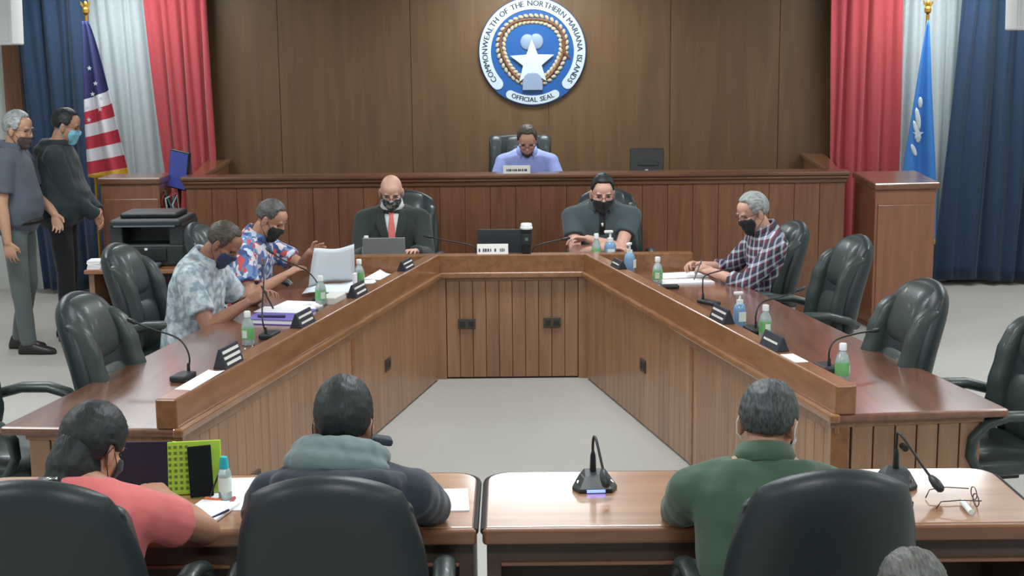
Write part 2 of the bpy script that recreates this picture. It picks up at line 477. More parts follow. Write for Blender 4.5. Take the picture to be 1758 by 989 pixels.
armL, RL = arm(-1, 5.24, 'arm of the horseshoe desk with two men in patterned shirts', 0.06)
armR, RR = arm(1, 5.36, 'arm of the horseshoe desk where the plaid shirt man writes', 0.07)
wall_plate(armL, (-(inn(7.95) + 0.017), 7.95, 0.36), -PI / 2 - 0.21 + PI, 'outlet_plate', 'table_dark_wood', 0.10, 0.075)
wall_plate(armL, (-(inn(6.0) + 0.017), 6.0, 0.28), PI / 2 - 0.21, 'outlet_plate', 'table_dark_wood', 0.10, 0.075)
wall_plate(armR, ((inn(7.85) + 0.017), 7.85, 0.36), -PI / 2 + 0.21, 'outlet_plate', 'table_dark_wood', 0.10, 0.075)
MB().tube([(1.555, 5.405, 0.58), (1.555, 5.36, 0.58)], 0.013, 12).build('cable_hole', 'dark_plastic', armR)

ct = thing('centre_desk', 'centre section of the horseshoe desk with two dark outlet plates', 'desk', (0, 9.3, 0), 'horseshoe desk sections')
MB().bb(-1.19, 1.19, 9.07, 9.16, DZ - 0.035, RZ - 0.004).build('rail', 'desk_rail_wood', ct, bevel=0.007)
MB().bb(-1.24, 1.24, 9.16, 9.82, DZ - 0.035, DZ).build('worktop', 'desk_top_wood', ct, bevel=0.01)
MB().bb(-0.475, 0.475, 9.045, 9.075, DZ - 0.036, DZ + 0.002).build('moulding', 'moulding_wood', ct, bevel=0.008, seg=3)
MB().bb(-0.5, 0.5, 9.10, 9.15, 0, DZ - 0.036).build('front_panel', 'groove', ct)
plank_row(ct, (-0.435, 9.10), (0.435, 9.10), 0.012, DZ - 0.06, 10, 'desk_wood', 0.013, 0.003)
for xs in (-0.475, 0.475):
    MB().bb(xs - 0.037, xs + 0.037, 9.078, 9.11, 0.0, DZ - 0.036).build('stile', 'desk_wood', ct, bevel=0.003)
MB().bb(-0.436, 0.436, 9.08, 9.105, DZ - 0.058, DZ - 0.037).build('header_strip', 'desk_wood', ct, bevel=0.003)
for xs in (-0.30, 0.262):
    wall_plate(ct, (xs, 9.084, 0.375 + 0.003 * (xs > 0)), 0, 'outlet_plate', 'outlet_brown', 0.115, 0.068)
for xs in (-1.16, 1.16):
    MB().bb(xs - 0.02, xs + 0.02, 9.18, 9.75, 0, DZ - 0.036).build('leg_panel', 'desk_wood', ct)

# ------------------------------------------------------------------ front tables
TZ = 0.74
def front_table(label, x0, x1):
    y0, y1 = 4.02, 4.585
    t = thing('front_table', label, 'table', ((x0 + x1) / 2, (y0 + y1) / 2, 0), 'two front tables')
    r = 0.09
    def outline(g):
        pts = [(x0 - g, y0 - g), (x1 + g, y0 - g)]
        for k in range(7):
            a = (PI / 2) * k / 6
            pts.append((x1 - r + (r + g) * math.cos(a), y1 - r + (r + g) * math.sin(a)))
        for k in range(7):
            a = PI / 2 + (PI / 2) * k / 6
            pts.append((x0 + r + (r + g) * math.cos(a), y1 - r + (r + g) * math.sin(a)))
        return pts
    MB().prism(outline(-0.006), TZ - 0.04, TZ).build('tabletop', 'front_table_wood', t, bevel=0.004)
    pts = outline(0)[1:] + [outline(0)[0]]
    ring = MB()
    ring.tube([(p[0], p[1], TZ - 0.012) for p in outline(0.0)[1:] + [outline(0.0)[0]]], 0.0105, 8)
    ring.build('edge_band', 'dark_plastic', t, smooth=True)
    MB().bb(x0 - 0.004, x1 + 0.004, y0 - 0.022, y0 + 0.012, TZ - 0.05, TZ - 0.001).build('front_edge', 'table_edge_wood', t, bevel=0.012, seg=3)
    MB().bb(x0 + 0.05, x1 - 0.05, y0 + 0.03, y0 + 0.05, TZ - 0.12, TZ - 0.041).build('apron', 'table_dark_wood', t)
    MB().bb(x0 + 0.05, x1 - 0.05, y0 + 0.022, y0 + 0.055, TZ - 0.132, TZ - 0.12).build('apron_bead', 'table_edge_wood', t, bevel=0.003)
    MB().bb(x0 + 0.05, x1 - 0.05, y1 - 0.12, y1 - 0.10, 0.12, TZ - 0.041).build('modesty_panel', 'table_dark_wood', t)
    for xs in (x0 + 0.03, x1 - 0.03):
        MB().bb(xs - 0.022, xs + 0.022, y0 + 0.03, y1 - 0.06, 0, TZ - 0.041).build('leg_panel', 'table_dark_wood', t, bevel=0.003)
    return t
front_table('brown front table holding the lime green tablet cases', -1.80, -0.118)
front_table('brown front table holding two black microphone stands', -0.092, 1.615)

# ------------------------------------------------------------------ leather chairs
def back_pt(x, h, d):
    """a point of the reclined, slightly wrapped chair back: x across, h up the back, d out of its front"""
    t = h / 0.64
    y = -0.20 - 0.13 * t - 0.03 * t * t + 0.025 * math.sin(t * PI) + 0.55 * x * x
    z = 0.45 + h * 0.985
    return Vector((x, y + d, z + d * 0.18))
def pillow(s, cx, ch, hw, hh, front, back, kc=0.7, p=4.0, n=14, taper=0.0, fn=back_pt, pleat=0.0):
    def pt(u, v, sign):
        x = u * math.sqrt(max(0, 1 - kc * v * v / 2)); y = v * math.sqrt(max(0, 1 - kc * u * u / 2))
        th = max(0, (1 - abs(u) ** p)) ** 0.5 * max(0, (1 - abs(v) ** p)) ** 0.5
        w = hw * (1 - taper * v)
        d = front * th if sign > 0 else -back * th
        if pleat and sign > 0: d += pleat * math.sin(v * 34) * th
        return fn(cx + w * x, ch + hh * y, d)
    us = [-math.cos(PI * i / n) for i in range(n + 1)]
    F = [[pt(u, v, 1) for u in us] for v in us]
    B = [[pt(u, v, -1) for u in us] for v in us]
    N = n + 1
    vs = [q for r in F for q in r] + [q for r in B for q in r]
    fs = []
    for i in range(n):
        for j in range(n):
            fs.append((i * N + j, i * N + j + 1, (i + 1) * N + j + 1, (i + 1) * N + j))
            fs.append(tuple(N * N + k for k in (i * N + j, (i + 1) * N + j, (i + 1) * N + j + 1, i * N + j + 1)))
    return s.add(vs, fs)
def weld(o):
    bm = bmesh.new(); bm.from_mesh(o.data)
    bmesh.ops.remove_doubles(bm, verts=bm.verts, dist=0.0004)
    bmesh.ops.dissolve_degenerate(bm, edges=bm.edges, dist=0.0002)
    bmesh.ops.recalc_face_normals(bm, faces=bm.faces)
    bm.to_mesh(o.data); bm.free()
    return o
CH_GROUP = 'dark leather swivel chairs'
def make_chair():
    t = thing('office_chair', 'chair', 'chair', (0, 0, 0), CH_GROUP)
    s = MB(); pillow(s, 0, 0.32, 0.258, 0.325, 0.05, 0.075, 0.68, 5, 20, 0.06)
    weld(s.build('back_shell', 'leather_back', t, smooth='all'))
    for sg in (-1, 1):
        s = MB(); pillow(s, sg * 0.180, 0.285, 0.052, 0.262, 0.098, 0.0, 0.3, 4.5, 22, 0.07, pleat=0.004)
        weld(s.build('side_bolster', 'leather', t, smooth='all'))
    s = MB(); pillow(s, 0, 0.475, 0.155, 0.155, 0.085, 0.0, 0.35, 3.2, 14, 0.06)
    weld(s.build('headrest', 'leather', t, smooth='all'))
    s = MB(); pillow(s, 0, 0.165, 0.165, 0.165, 0.075, 0.0, 0.25, 3.2, 14, -0.05)
    weld(s.build('back_cushion', 'leather', t, smooth='all'))
    def seat_pt(x, h, d):
        return Vector((x, h, 0.42 + d - 0.05 * max(0, h - 0.12) + 0.25 * x * x))
    s = MB(); pillow(s, 0, 0.03, 0.262, 0.262, 0.075, 0.045, 0.5, 5, 16, 0, seat_pt)
    weld(s.build('seat', 'leather', t, smooth='all'))
    for sg in (-1, 1):
        x = sg * 0.295
        pts = [(sg * 0.27, -0.23, 0.60), (x, -0.17, 0.635), (x, -0.05, 0.668), (x, 0.08, 0.672), (x, 0.17, 0.648), (x, 0.225, 0.59), (x, 0.235, 0.52), (x, 0.19, 0.44), (sg * 0.25, 0.10, 0.385)]
        s = MB(); s.tube(pts, [(0.026, 0.022)] + [(0.034, 0.024)] * 5 + [(0.028, 0.02)] * 3, 12)
        s.build('armrest', 'leather', t, smooth='all')
    MB().bb(-0.11, 0.11, -0.10, 0.14, 0.345, 0.38).build('seat_plate', 'dark_plastic', t, bevel=0.006)
    MB().lathe([(0.030, 0.09), (0.030, 0.20), (0.020, 0.205), (0.020, 0.35)], n=12).build('gas_column', 'dark_plastic', t, smooth=True)
    for k in range(5):
        a = 2 * PI * k / 5 + 0.3
        c, q = math.cos(a), math.sin(a)
        leg = MB().tube([(c * 0.02, q * 0.02, 0.12), (c * 0.17, q * 0.17, 0.105), (c * 0.30, q * 0.30, 0.075)], [0.026, 0.022, 0.014], 8).build('base_leg', 'dark_plastic', t, smooth=True)
        w = Vector((c * 0.30, q * 0.30, 0.029)); px_ = Vector((-q, c, 0))
        MB().tube([w - px_ * 0.022, w + px_ * 0.022], 0.028, 12).build('caster', 'black_plastic', leg, smooth=True)
    return t
chair0 = make_chair()
chair_used = [False]
def chair(top, rotz, label, zs=1.0, off=0.38):
    """place a chair by where the middle of its back's top edge stands"""
    f = Vector((-math.sin(rotz), math.cos(rotz), 0))
    loc = Vector((top[0], top[1], 0)) + f * off
    if not chair_used[0]:
        chair_used[0] = True
        o = chair0; o.location = loc; o.rotation_euler = (0, 0, rotz); o['label'] = label
    else:
        o = dup(chair0, loc, rotz, label)
    o.scale = (1, 1, zs)
    return o
R_ = math.radians
chair((-1.245, 3.41), R_(-2), 'black leather chair under the woman in the coral top', 1.0)
chair((-0.485, 3.42), R_(2), 'black leather chair under the man in the hooded jacket', 1.0)
chair((0.825, 3.40), R_(3), 'black leather chair under the man in the green jacket', 1.01)
chair((-2.03, 6.30), R_(-100), 'empty leather chair at the striped flag side, nearest whole one')
chair((-2.31, 7.97), R_(-99), 'leather chair behind the man in the pale grey shirt')
chair((-2.07, 8.94), R_(-96), 'leather chair behind the man in the floral shirt', 1.0)
chair((-2.60, 5.95), R_(-100), 'leather chair cut off by the frame beside the woman')
chair((-0.77, 10.36), R_(172), 'dark leather chair behind the man in the suit', 1.05, 0.34)
chair((0.71, 10.42), R_(182), 'dark leather chair behind the man in the charcoal polo', 1.05, 0.34)
chair((1.83, 8.74), R_(100), 'leather chair under the man in the plaid shirt')
chair((2.05, 8.04), R_(99), 'empty leather chair between the plaid man and the podium')
chair((1.98, 6.44), R_(101), 'empty leather chair standing below the end of the blue curtain')
chair((2.40, 5.86), R_(100), 'leather chair partly cut off at the desk corner by frame edge')
chair((0.86, 2.62), R_(0), 'leather chair of the grey haired head at the bottom edge', 0.92)

# chairman's chair: high back with two upright side panels
t = thing('high_back_chair', 'grey green high back leather chair behind the chairman', 'chair', (0.10, 11.78, 0.28), None)
c0 = Vector((0.08, 11.98, 0.28))
def cb(x, h, d): return c0 + Vector((x, -d + 0.05 * h - 0.35 * x * x, 0.42 + h))
s = MB(); pillow(s, 0, 0.38, 0.27, 0.37, 0.03, 0.07, 0.25, 6, 14, 0, cb); weld(s.build('back_shell', 'leather_back', t, smooth='all'))
for sg in (-1, 1):
    s = MB(); pillow(s, sg * 0.205, 0.385, 0.062, 0.36, 0.07, 0, 0.25, 4, 12, 0, cb); weld(s.build('side_bolster', 'leather', t, smooth='all'))
s = MB(); pillow(s, 0, 0.385, 0.14, 0.355, 0.06, 0, 0.2, 4, 12, 0, cb); weld(s.build('back_cushion', 'leather', t, smooth='all'))
MB().bb(-0.18, 0.34, 11.5, 11.98, 0.66, 0.77).build('seat', 'leather', t, smooth=True, bevel=0.03, seg=3)
for sg in (-1, 1):
    MB().tube([(0.08 + sg * 0.30, 11.95, 0.90), (0.08 + sg * 0.30, 11.60, 0.93), (0.08 + sg * 0.30, 11.52, 0.85), (0.08 + sg * 0.27, 11.6, 0.70)], 0.026, 8).build('armrest', 'leather', t, smooth='all')
MB().lathe([(0.29, 0.285), (0.28, 0.31), (0.04, 0.34), (0.035, 0.67)], (0.08, 11.74, 0), 16).build('pedestal', 'dark_plastic', t, smooth=True)

# ------------------------------------------------------------------ official seal
def arc_pts(c, r, a0, a1, n, y):
    return [Vector((c[0] + r * math.cos(a0 + (a1 - a0) * i / n), y, c[1] + r * math.sin(a0 + (a1 - a0) * i / n))) for i in range(n + 1)]
mat('seal_blue', (26, 86, 152), 0.35, coat=0.3)
mat('seal_white', (192, 206, 214), 0.45)
mat('seal_grey', (134, 152, 176), 0.5)
mat('seal_ink', (44, 58, 78), 0.6)
mat('seal_cream', (176, 166, 138), 0.55)
mat('seal_brown', (120, 78, 52), 0.6)
SC = (0.205, 2.145); SY = YB - 0.032
sr = 0.487
seal = thing('official_seal', 'round blue and white official seal on the wood wall', 'seal', (SC[0], SY, SC[1]))
def disc(r, y0, y1, n=72):
    s = MB(); pts = [(SC[0] + r * math.cos(2 * PI * k / n), SC[1] + r * math.sin(2 * PI * k / n)) for k in range(n)]
    s.add([(x, y0, z) for x, z in pts] + [(x, y1, z) for x, z in pts], [tuple(range(n)), tuple(range(2 * n - 1, n - 1, -1))] + [(k, n + k, n + (k + 1) % n, (k + 1) % n) for k in range(n)])
    return s
disc(sr, SY, SY - 0.03).build('disc', 'seal_blue', seal, bevel=0.004, seg=1)
def band(r0, r1, a0, a1, n, y0, y1):
    A = [(r0 * math.cos(a0 + (a1 - a0) * i / n), r0 * math.sin(a0 + (a1 - a0) * i / n)) for i in range(n + 1)]
    B = [(r1 * math.cos(a0 + (a1 - a0) * i / n), r1 * math.sin(a0 + (a1 - a0) * i / n)) for i in range(n + 1)]
    # rounded ends
    rm, rr = (r0 + r1) / 2, (r1 - r0) / 2
    endB = []
    poly = A + [(rm * math.cos(a1) + rr * (-math.cos(a1) * math.cos(q) - math.sin(a1) * math.sin(q)), rm * math.sin(a1) + rr * (-math.sin(a1) * math.cos(q) + math.cos(a1) * math.sin(q))) for q in [PI * k / 6 for k in range(1, 6)]] + B[::-1]
    poly += [(rm * math.cos(a0) + rr * (math.cos(a0) * math.cos(q) + math.sin(a0) * math.sin(q)), rm * math.sin(a0) + rr * (math.sin(a0) * math.cos(q) - math.cos(a0) * math.sin(q))) for q in [PI * k / 6 for k in range(1, 6)]]
    P3 = [(SC[0] + x, y0, SC[1] + z) for x, z in poly]
    return MB().extr(P3, (0, y1 - y0, 0), None)
D2 = SY - 0.03
b1 = band(0.376, 0.480, R_(-42), R_(222), 80, D2, D2 - 0.008).build('name_band', 'seal_white', seal)
b2 = band(0.395, 0.474, R_(-118), R_(-62), 30, D2, D2 - 0.008).build('lower_band', 'seal_white', seal)
def text_on_arc(txt, r, a0, a1, size, flip, y, name, m, parent):
    """letters as meshes, set round the seal"""
    glyphs = []
    for ch in txt:
        if ch == ' ':
            glyphs.append((None, size * 0.30)); continue
        cu = bpy.data.curves.new('letter', 'FONT'); cu.body = ch; cu.size = size; cu.align_x = 'CENTER'; cu.align_y = 'CENTER'; cu.resolution_u = 2
        ob = bpy.data.objects.new('letter', cu); COL.objects.link(ob)
        dg = bpy.context.evaluated_depsgraph_get()
        me = bpy.data.meshes.new_from_object(ob.evaluated_get(dg))
        xs = [v.co.x for v in me.vertices]; xm = (max(xs) + min(xs)) / 2
        glyphs.append((([(v.co.x - xm, v.co.y) for v in me.vertices], [tuple(p.vertices) for p in me.polygons]), max(xs) - min(xs)))
        bpy.data.objects.remove(ob); bpy.data.curves.remove(cu); bpy.data.meshes.remove(me)
    total = sum(g_[1] for g_ in glyphs); span = abs(a1 - a0) * r
    space = (span - total) / (len(glyphs) - 1); pos = 0.0
    for g_, w_ in glyphs:
        a = a0 + (a1 - a0) * (pos + w_ / 2) / span
        pos += w_ + space
        if g_ is None: continue
        rot = a - PI / 2 if not flip else a + PI / 2
        cx, cz = SC[0] + r * math.cos(a), SC[1] + r * math.sin(a)
        lt = MB()
        for sh, lift in ((-0.0016, 0), (0.0016, 0.0004), (0, 0.0008)):
            lt.add([(cx + (x + sh) * math.cos(rot) - z * math.sin(rot), y - lift, cz + (x + sh) * math.sin(rot) + z * math.cos(rot)) for x, z in g_[0]], g_[1])
        lt.build(name, m, parent, fixn=False)
text_on_arc('COMMONWEALTH OF THE NORTHERN MARIANA ISLANDS', 0.428, R_(218), R_(-40), 0.070, False, D2 - 0.0095, 'letter', 'seal_ink', b1)
text_on_arc('OFFICIAL SEAL', 0.433, R_(-116), R_(-64), 0.060, True, D2 - 0.0095, 'letter', 'seal_ink', b2)
# wreath: a ring of overlapping petals with a brown cord
k = 0
NP = 40
pet = MB()
for i in range(NP):
    a = 2 * PI * i / NP
    r = 0.285 + 0.012 * math.sin(3 * a)
    for dr in (-0.028, 0.028):
        c = Vector((SC[0] + 0.02 * 0 + (r + dr) * math.cos(a + dr), D2 - 0.006, SC[1] + 0.02 + (r + dr) * math.sin(a + dr)))
        pet.ell(c, (0.018, 0.010, 0.026), Matrix.Rotation(-a + (0.5 if dr > 0 else -0.5), 3, 'Y'), 8, 5)
w = pet.build('wreath', 'seal_cream', seal, smooth='all')
MB().tube([(SC[0] + (0.285 + 0.018 * math.sin(3 * a)) * math.cos(a), D2 - 0.012, SC[1] + 0.02 + (0.285 + 0.018 * math.sin(3 * a)) * math.sin(a)) for a in [2 * PI * i / 60 for i in range(61)]], 0.013, 6).build('cord', 'seal_brown', w, smooth=True)
MB().tube([(SC[0] + 0.27, D2 - 0.02, SC[1] + 0.10), (SC[0] + 0.29, D2 - 0.02, SC[1] - 0.01), (SC[0] + 0.335, D2 - 0.012, SC[1] - 0.06)], [0.012, 0.014, 0.008], 6).build('ribbon', 'seal_brown', w, smooth=True)
# latte stone: shaft behind the star and rounded cap above
s = MB(); s.extr([(SC[0] + x, D2 - 0.002, SC[1] + z) for x, z in [(-0.092, -0.345), (0.092, -0.345), (0.090, -0.27), (0.072, -0.215), (0.04, -0.19), (-0.04, -0.19), (-0.072, -0.215), (-0.090, -0.27)]], (0, -0.032, 0), None)
s.build('stone_shaft', 'seal_grey', seal, bevel=0.004)
s = MB(); s.ell((SC[0] - 0.045, D2 - 0.004, SC[1] + 0.085), (0.066, 0.016, 0.072), None, 16, 10).ell((SC[0] + 0.035, D2 - 0.004, SC[1] + 0.09), (0.066, 0.016, 0.072), None, 16, 10)
s.build('stone_cap', 'seal_grey', seal, smooth='all')
def star_mesh(cx, cz, r, y, th, rot=0.0, inner=0.42):
    P = []
    for i in range(10):
        a = PI / 2 + rot + PI * i / 5; rr = r if i % 2 == 0 else r * inner
        P.append((cx + rr * math.cos(a), y, cz + rr * math.sin(a)))
    return MB().extr(P, (0, -th, 0), None)
star_mesh(SC[0] - 0.002, SC[1] - 0.098, 0.212, D2 - 0.022, 0.008, 0.02).build('star', 'seal_white', seal, bevel=0.003, seg=1)

# ------------------------------------------------------------------ flags on poles
def flag_mat_us():
    m = bpy.data.materials.new('striped_flag'); m.use_nodes = True
    nt = m.node_tree; b = nt.nodes['Principled BSDF']; b.inputs['Roughness'].default_value = 0.8
    uv = nt.nodes.new('ShaderNodeUVMap'); sp = nt.nodes.new('ShaderNodeSeparateXYZ'); nt.links.new(uv.outputs[0], sp.inputs[0])
    def math_(op, a, bb=None):
        n = nt.nodes.new('ShaderNodeMath'); n.operation = op
        if isinstance(a, (int, float)): n.inputs[0].default_value = a
        else: nt.links.new(a, n.inputs[0])
        if bb is not None:
            if isinstance(bb, (int, float)): n.inputs[1].default_value = bb
            else: nt.links.new(bb, n.inputs[1])
        return n.outputs[0]
    # v runs 0 (top) to 1 (hem); stripes slant upwards across the folds
    band_ = math_('ADD', sp.outputs[1], math_('MULTIPLY', sp.outputs[0], 0.075))
    st = math_('FRACT', math_('MULTIPLY', math_('SUBTRACT', band_, 0.50), 6.2))
    red = math_('GREATER_THAN', st, 0.5)
    canton = math_('LESS_THAN', band_, 0.50)
    fringe = math_('GREATER_THAN', band_, 0.985)
    def mix(f, a, c):
        n = nt.nodes.new('ShaderNodeMix'); n.data_type = 'RGBA'; nt.links.new(f, n.inputs[0])
        for k_, v in ((6, a), (7, c)):
            if isinstance(v, tuple): n.inputs[k_].default_value = srgb(v)
            else: nt.links.new(v, n.inputs[k_])
        return n.outputs[2]
    c = mix(red, (205, 206, 212), (178, 48, 66))
    c = mix(canton, c, (42, 46, 92))
    c = mix(fringe, c, (206, 160, 40))
    nt.links.new(c, b.inputs['Base Color'])
    MATS['striped_flag'] = m
def flag_mat_plain():
    m = bpy.data.materials.new('plain_flag'); m.use_nodes = True
    nt = m.node_tree; b = nt.nodes['Principled BSDF']; b.inputs['Roughness'].default_value = 0.75
    uv = nt.nodes.new('ShaderNodeUVMap'); sp = nt.nodes.new('ShaderNodeSeparateXYZ'); nt.links.new(uv.outputs[0], sp.inputs[0])
    gt = nt.nodes.new('ShaderNodeMath'); gt.operation = 'GREATER_THAN'; gt.inputs[1].default_value = 0.975
    nt.links.new(sp.outputs[1], gt.inputs[0])
    mx = nt.nodes.new('ShaderNodeMix'); mx.data_type = 'RGBA'; mx.inputs[6].default_value = srgb((58, 122, 196)); mx.inputs[7].default_value = srgb((196, 160, 60))
    nt.links.new(gt.outputs[0], mx.inputs[0]); nt.links.new(mx.outputs[2], b.inputs['Base Color'])
    MATS['plain_flag'] = m
flag_mat_us(); flag_mat_plain()
def flag(name, label, x, y, ztop, zbot, w_of, m, seed, side, folds):
    t = thing(name, label, 'flag', (x, y, 0))
    MB().lathe([(0.16, 0), (0.15, 0.03), (0.05, 0.06), (0.03, 0.12)], (x, y, 0), 20).build('stand', 'brass', t, smooth=True)
    MB().tube([(x, y, 0.03), (x, y, ztop + 0.05)], 0.014, 10).build('pole', 'brass', t, smooth=True)
    fin = MB().lathe([(0.008, 0), (0.03, 0.02), (0.03, 0.05), (0.012, 0.07)], (x, y, ztop + 0.05), 10).build('finial', 'brass', t, smooth=True)
    e = MB(); e.ell((x, y, ztop + 0.14), (0.018, 0.016, 0.032))
    for sg in (-1, 1):
        e.sheet([[(x + sg * (0.012 + 0.03 * a), y - 0.004, ztop + 0.135 + 0.035 * a - 0.016 * k_) for a in (0, .5, 1)] for k_ in (0, 1, 2)], 0.006)
    e.build('eagle', 'brass', fin, smooth=True)
    # cloth: gathered at the top, opening downwards
    nr, nc = 40, 40
    rows = []
    for i in range(nr + 1):
        v = i / nr
        a, b_ = w_of(v)
        row = []
        for j in range(nc + 1):
            u = j / nc
            dep = 0.01 + 0.06 * min(1, v * 1.6)
            yy = y - 0.02 - dep * (0.5 + 0.5 * math.sin(2 * PI * folds * u + 1.2 * math.sin(2.2 * v + seed))) 
            row.append((x + a + (b_ - a) * u, yy, ztop - (ztop - zbot) * v - side * 0.05 * (u - 0.5) * v))
        rows.append(row)
    s = MB(); s.sheet(rows)
    o = s.build('cloth', m, t, smooth='all', fixn=False)
    uvl = o.data.uv_layers.new(name='UVMap')
    for lp in o.data.loops:
        i, j = divmod(lp.vertex_index, nc + 1)
        uvl.data[lp.index].uv = (j / nc, i / nr)
    so = o.modifiers.new('thick', 'SOLIDIFY'); so.thickness = 0.003
    return t, o
fl, clo = flag('striped_flag', 'red and white striped flag with starred blue canton and gold fringe', -3.64, 12.25, 2.44, 1.08,
     lambda v: (-0.03 - 0.02 * v, 0.02 + 0.30 * v ** 0.75), 'striped_flag', 1, 1, 2.0)
for (dx, dz) in [(0.075, 0.53), (0.045, 0.62), (0.115, 0.66), (-0.01, 0.74), (0.03, 0.40), (0.10, 0.80 - 0.05), (0.0, 0.84)]:
    star_mesh(-3.64 + dx, 2.44 - dz, 0.022, 12.25 - 0.096, 0.003).build('star', 'seal_white', clo)
fr, clr = flag('blue_flag', 'plain blue flag with white emblem hanging beside the podium', 3.60, 12.25, 2.38, 0.42,
     lambda v: (-0.01 - 0.20 * min(1, v * 1.25) ** 0.9, 0.01 + 0.11 * min(1, v * 1.25)), 'plain_flag', 2, -1, 1.5)
em = MB()
for (dx, dz, w_, h_) in [(-0.06, 0.66, 0.03, 0.05), (-0.075, 0.80, 0.035, 0.10), (-0.07, 0.95, 0.04, 0.06), (-0.10, 1.07, 0.03, 0.06), (-0.09, 0.88, 0.03, 0.07)]:
    em.ell((3.60 + dx, 12.25 - 0.088, 2.34 - dz), (w_ * 0.7, 0.004, h_), Matrix.Rotation(0.5 + 9 * dx, 3, 'Y'), 6, 4)
em.build('emblem', 'seal_white', clr, smooth='all')
star_mesh(3.60 - 0.07, 2.34 - 0.93, 0.05, 12.25 - 0.093, 0.004).build('emblem_star', 'seal_white', clr)

# ------------------------------------------------------------------ white loudspeakers hung from the ceiling
def hung_speaker(label, x0, x1, y, zb):
    t = thing('loudspeaker', label, 'loudspeaker', ((x0 + x1) / 2, y, zb), 'white loudspeakers under the ceiling')
    MB().extr([(x0, y, zb), (x1, y, zb), (x1 + 0.012, y, zb + 0.52), (x0 - 0.012, y, zb + 0.52)], (0, 0.28, 0), None).build('cabinet', 'white_plastic', t, bevel=0.012)
    MB().bb(x0 + 0.02, x1 - 0.02, y - 0.008, y + 0.01, zb + 0.03, zb + 0.49).build('grille', 'white_plastic', t, bevel=0.004)
    MB().tube([((x0 + x1) / 2, y + 0.14, zb + 0.5), ((x0 + x1) / 2, y + 0.14, CEIL - 0.002)], 0.02, 10).build('bracket', 'grey_plastic', t)
    MB().tube([(x1 - 0.125, y - 0.014, zb + 0.27), (x1 - 0.125, y - 0.004, zb + 0.27)], 0.014, 12).build('badge', 'grey_plastic', t)
hung_speaker('white loudspeaker above the grey haired standing man', -4.17, -3.855, 11.0, 2.235)
hung_speaker('white loudspeaker cut off at the top corner above blue curtain', 3.93, 4.25, 11.0, 2.275)

# ------------------------------------------------------------------ printer corner
t = thing('side_table', 'wooden side table carrying the black printer', 'table', (-2.55, 9.75, 0))
MB().bb(-2.92, -2.18, 9.42, 10.12, 0.675, 0.705).build('tabletop', 'desk_rail_wood', t, bevel=0.006)
for xs in (-2.88, -2.22):
    MB().bb(xs - 0.018, xs + 0.018, 9.46, 10.08, 0, 0.675).build('leg_panel', 'desk_wood', t)
MB().bb(-2.86, -2.24, 10.04, 10.06, 0.10, 0.675).build('back_panel', 'table_dark_wood', t)
MB().bb(-2.86, -2.24, 9.5, 10.04, 0.30, 0.32).build('shelf', 'desk_wood', t)
t = thing('printer', 'black multifunction printer on the side table', 'printer', (-2.51, 9.75, 0.705))
MB().bb(-2.77, -2.26, 9.56, 10.02, 0.707, 0.86).build('body', 'black_plastic', t, bevel=0.015)
MB().bb(-2.77, -2.68, 9.56, 10.02, 0.85, 1.0).bb(-2.36, -2.26, 9.56, 10.02, 0.85, 1.0).bb(-2.69, -2.35, 9.78, 10.02, 0.85, 1.0).build('upper_body', 'black_plastic', t, bevel=0.01)
MB().bb(-2.76, -2.27, 9.53, 10.02, 0.985, 1.03).build('scanner_lid', 'black_plastic', t, bevel=0.012)
MB().bb(-2.72, -2.32, 9.66, 9.98, 1.03, 1.065).build('document_feeder', 'dark_plastic', t, bevel=0.012)
MB().bb(-2.73, -2.31, 9.522, 9.535, 0.985, 0.995).build('trim_line', 'grey_plastic', t)
MB().bb(-2.66, -2.38, 9.55, 9.562, 0.745, 0.835).build('front_door', 'dark_plastic', t, bevel=0.004)
MB().bb(-2.62, -2.42, 9.44, 9.56, 0.715, 0.735).build('paper_tray', 'grey_plastic', t, bevel=0.006)
MB().bb(-2.60, -2.44, 9.43, 9.445, 0.715, 0.755).build('tray_stop', 'grey_plastic', t, bevel=0.003)
MB().bb(-2.53, -2.51, 9.546, 9.556, 0.82, 0.835).build('badge', 'white_plastic', t)
s = MB()
for k in range(5): s.box((-2.865, 9.53, 0.709 + 0.012 * k), (0.09, 0.13, 0.010), (0, 0, 0.06 * (k % 3)))
solid('paper_stack', s, 'paper', 'small white stack of paper slips beside the printer', 'paper', (-2.865, 9.53, 0.705))
mat('yellow_box', (210, 176, 40), 0.7)
solid('carton', MB().bb(-2.83, -2.74, 9.60, 9.72, 0.321, 0.40), 'yellow_box', 'small yellow box on the shelf under the printer', 'box', (-2.78, 9.66, 0.32), bevel=0.003)
mat('blue_screen', (62, 72, 140), 0.3, emit=(70, 84, 160), emit_s=0.35)
t = thing('av_rack', 'low equipment rack full of gear between podium and bench', 'rack', (-2.64, 11.15, 0))
MB().bb(-2.755, -2.615, 11.0, 11.4, 0, 0.86).build('cabinet', 'dark_plastic', t, bevel=0.006)
for k in range(4):
    MB().bb(-2.75, -2.62, 10.985, 11.0, 0.1 + 0.19 * k, 0.25 + 0.19 * k).build('unit', ('black_plastic', 'grey_plastic')[k % 2], t, bevel=0.004)
mat('cable_red', (170, 60, 60), 0.5); mat('cable_white', (200, 205, 205), 0.5); mat('cable_teal', (70, 120, 120), 0.5)
rnd = random.Random(5)
for k in range(9):
    x = -2.74 + 0.12 * rnd.random(); x2 = -2.74 + 0.12 * rnd.random()
    MB().tube([(x, 11.05, 0.87), (x - 0.02, 10.985, 0.98 + 0.1 * rnd.random()), (x2, 10.975, 1.02 + 0.08 * rnd.random()), (x2, 11.02, 0.92), (x2 + 0.01, 11.06, 0.87)], 0.008, 6).build('cable', ('cable_red', 'cable_white', 'cable_teal', 'dark_plastic')[k % 4], t, smooth='all')
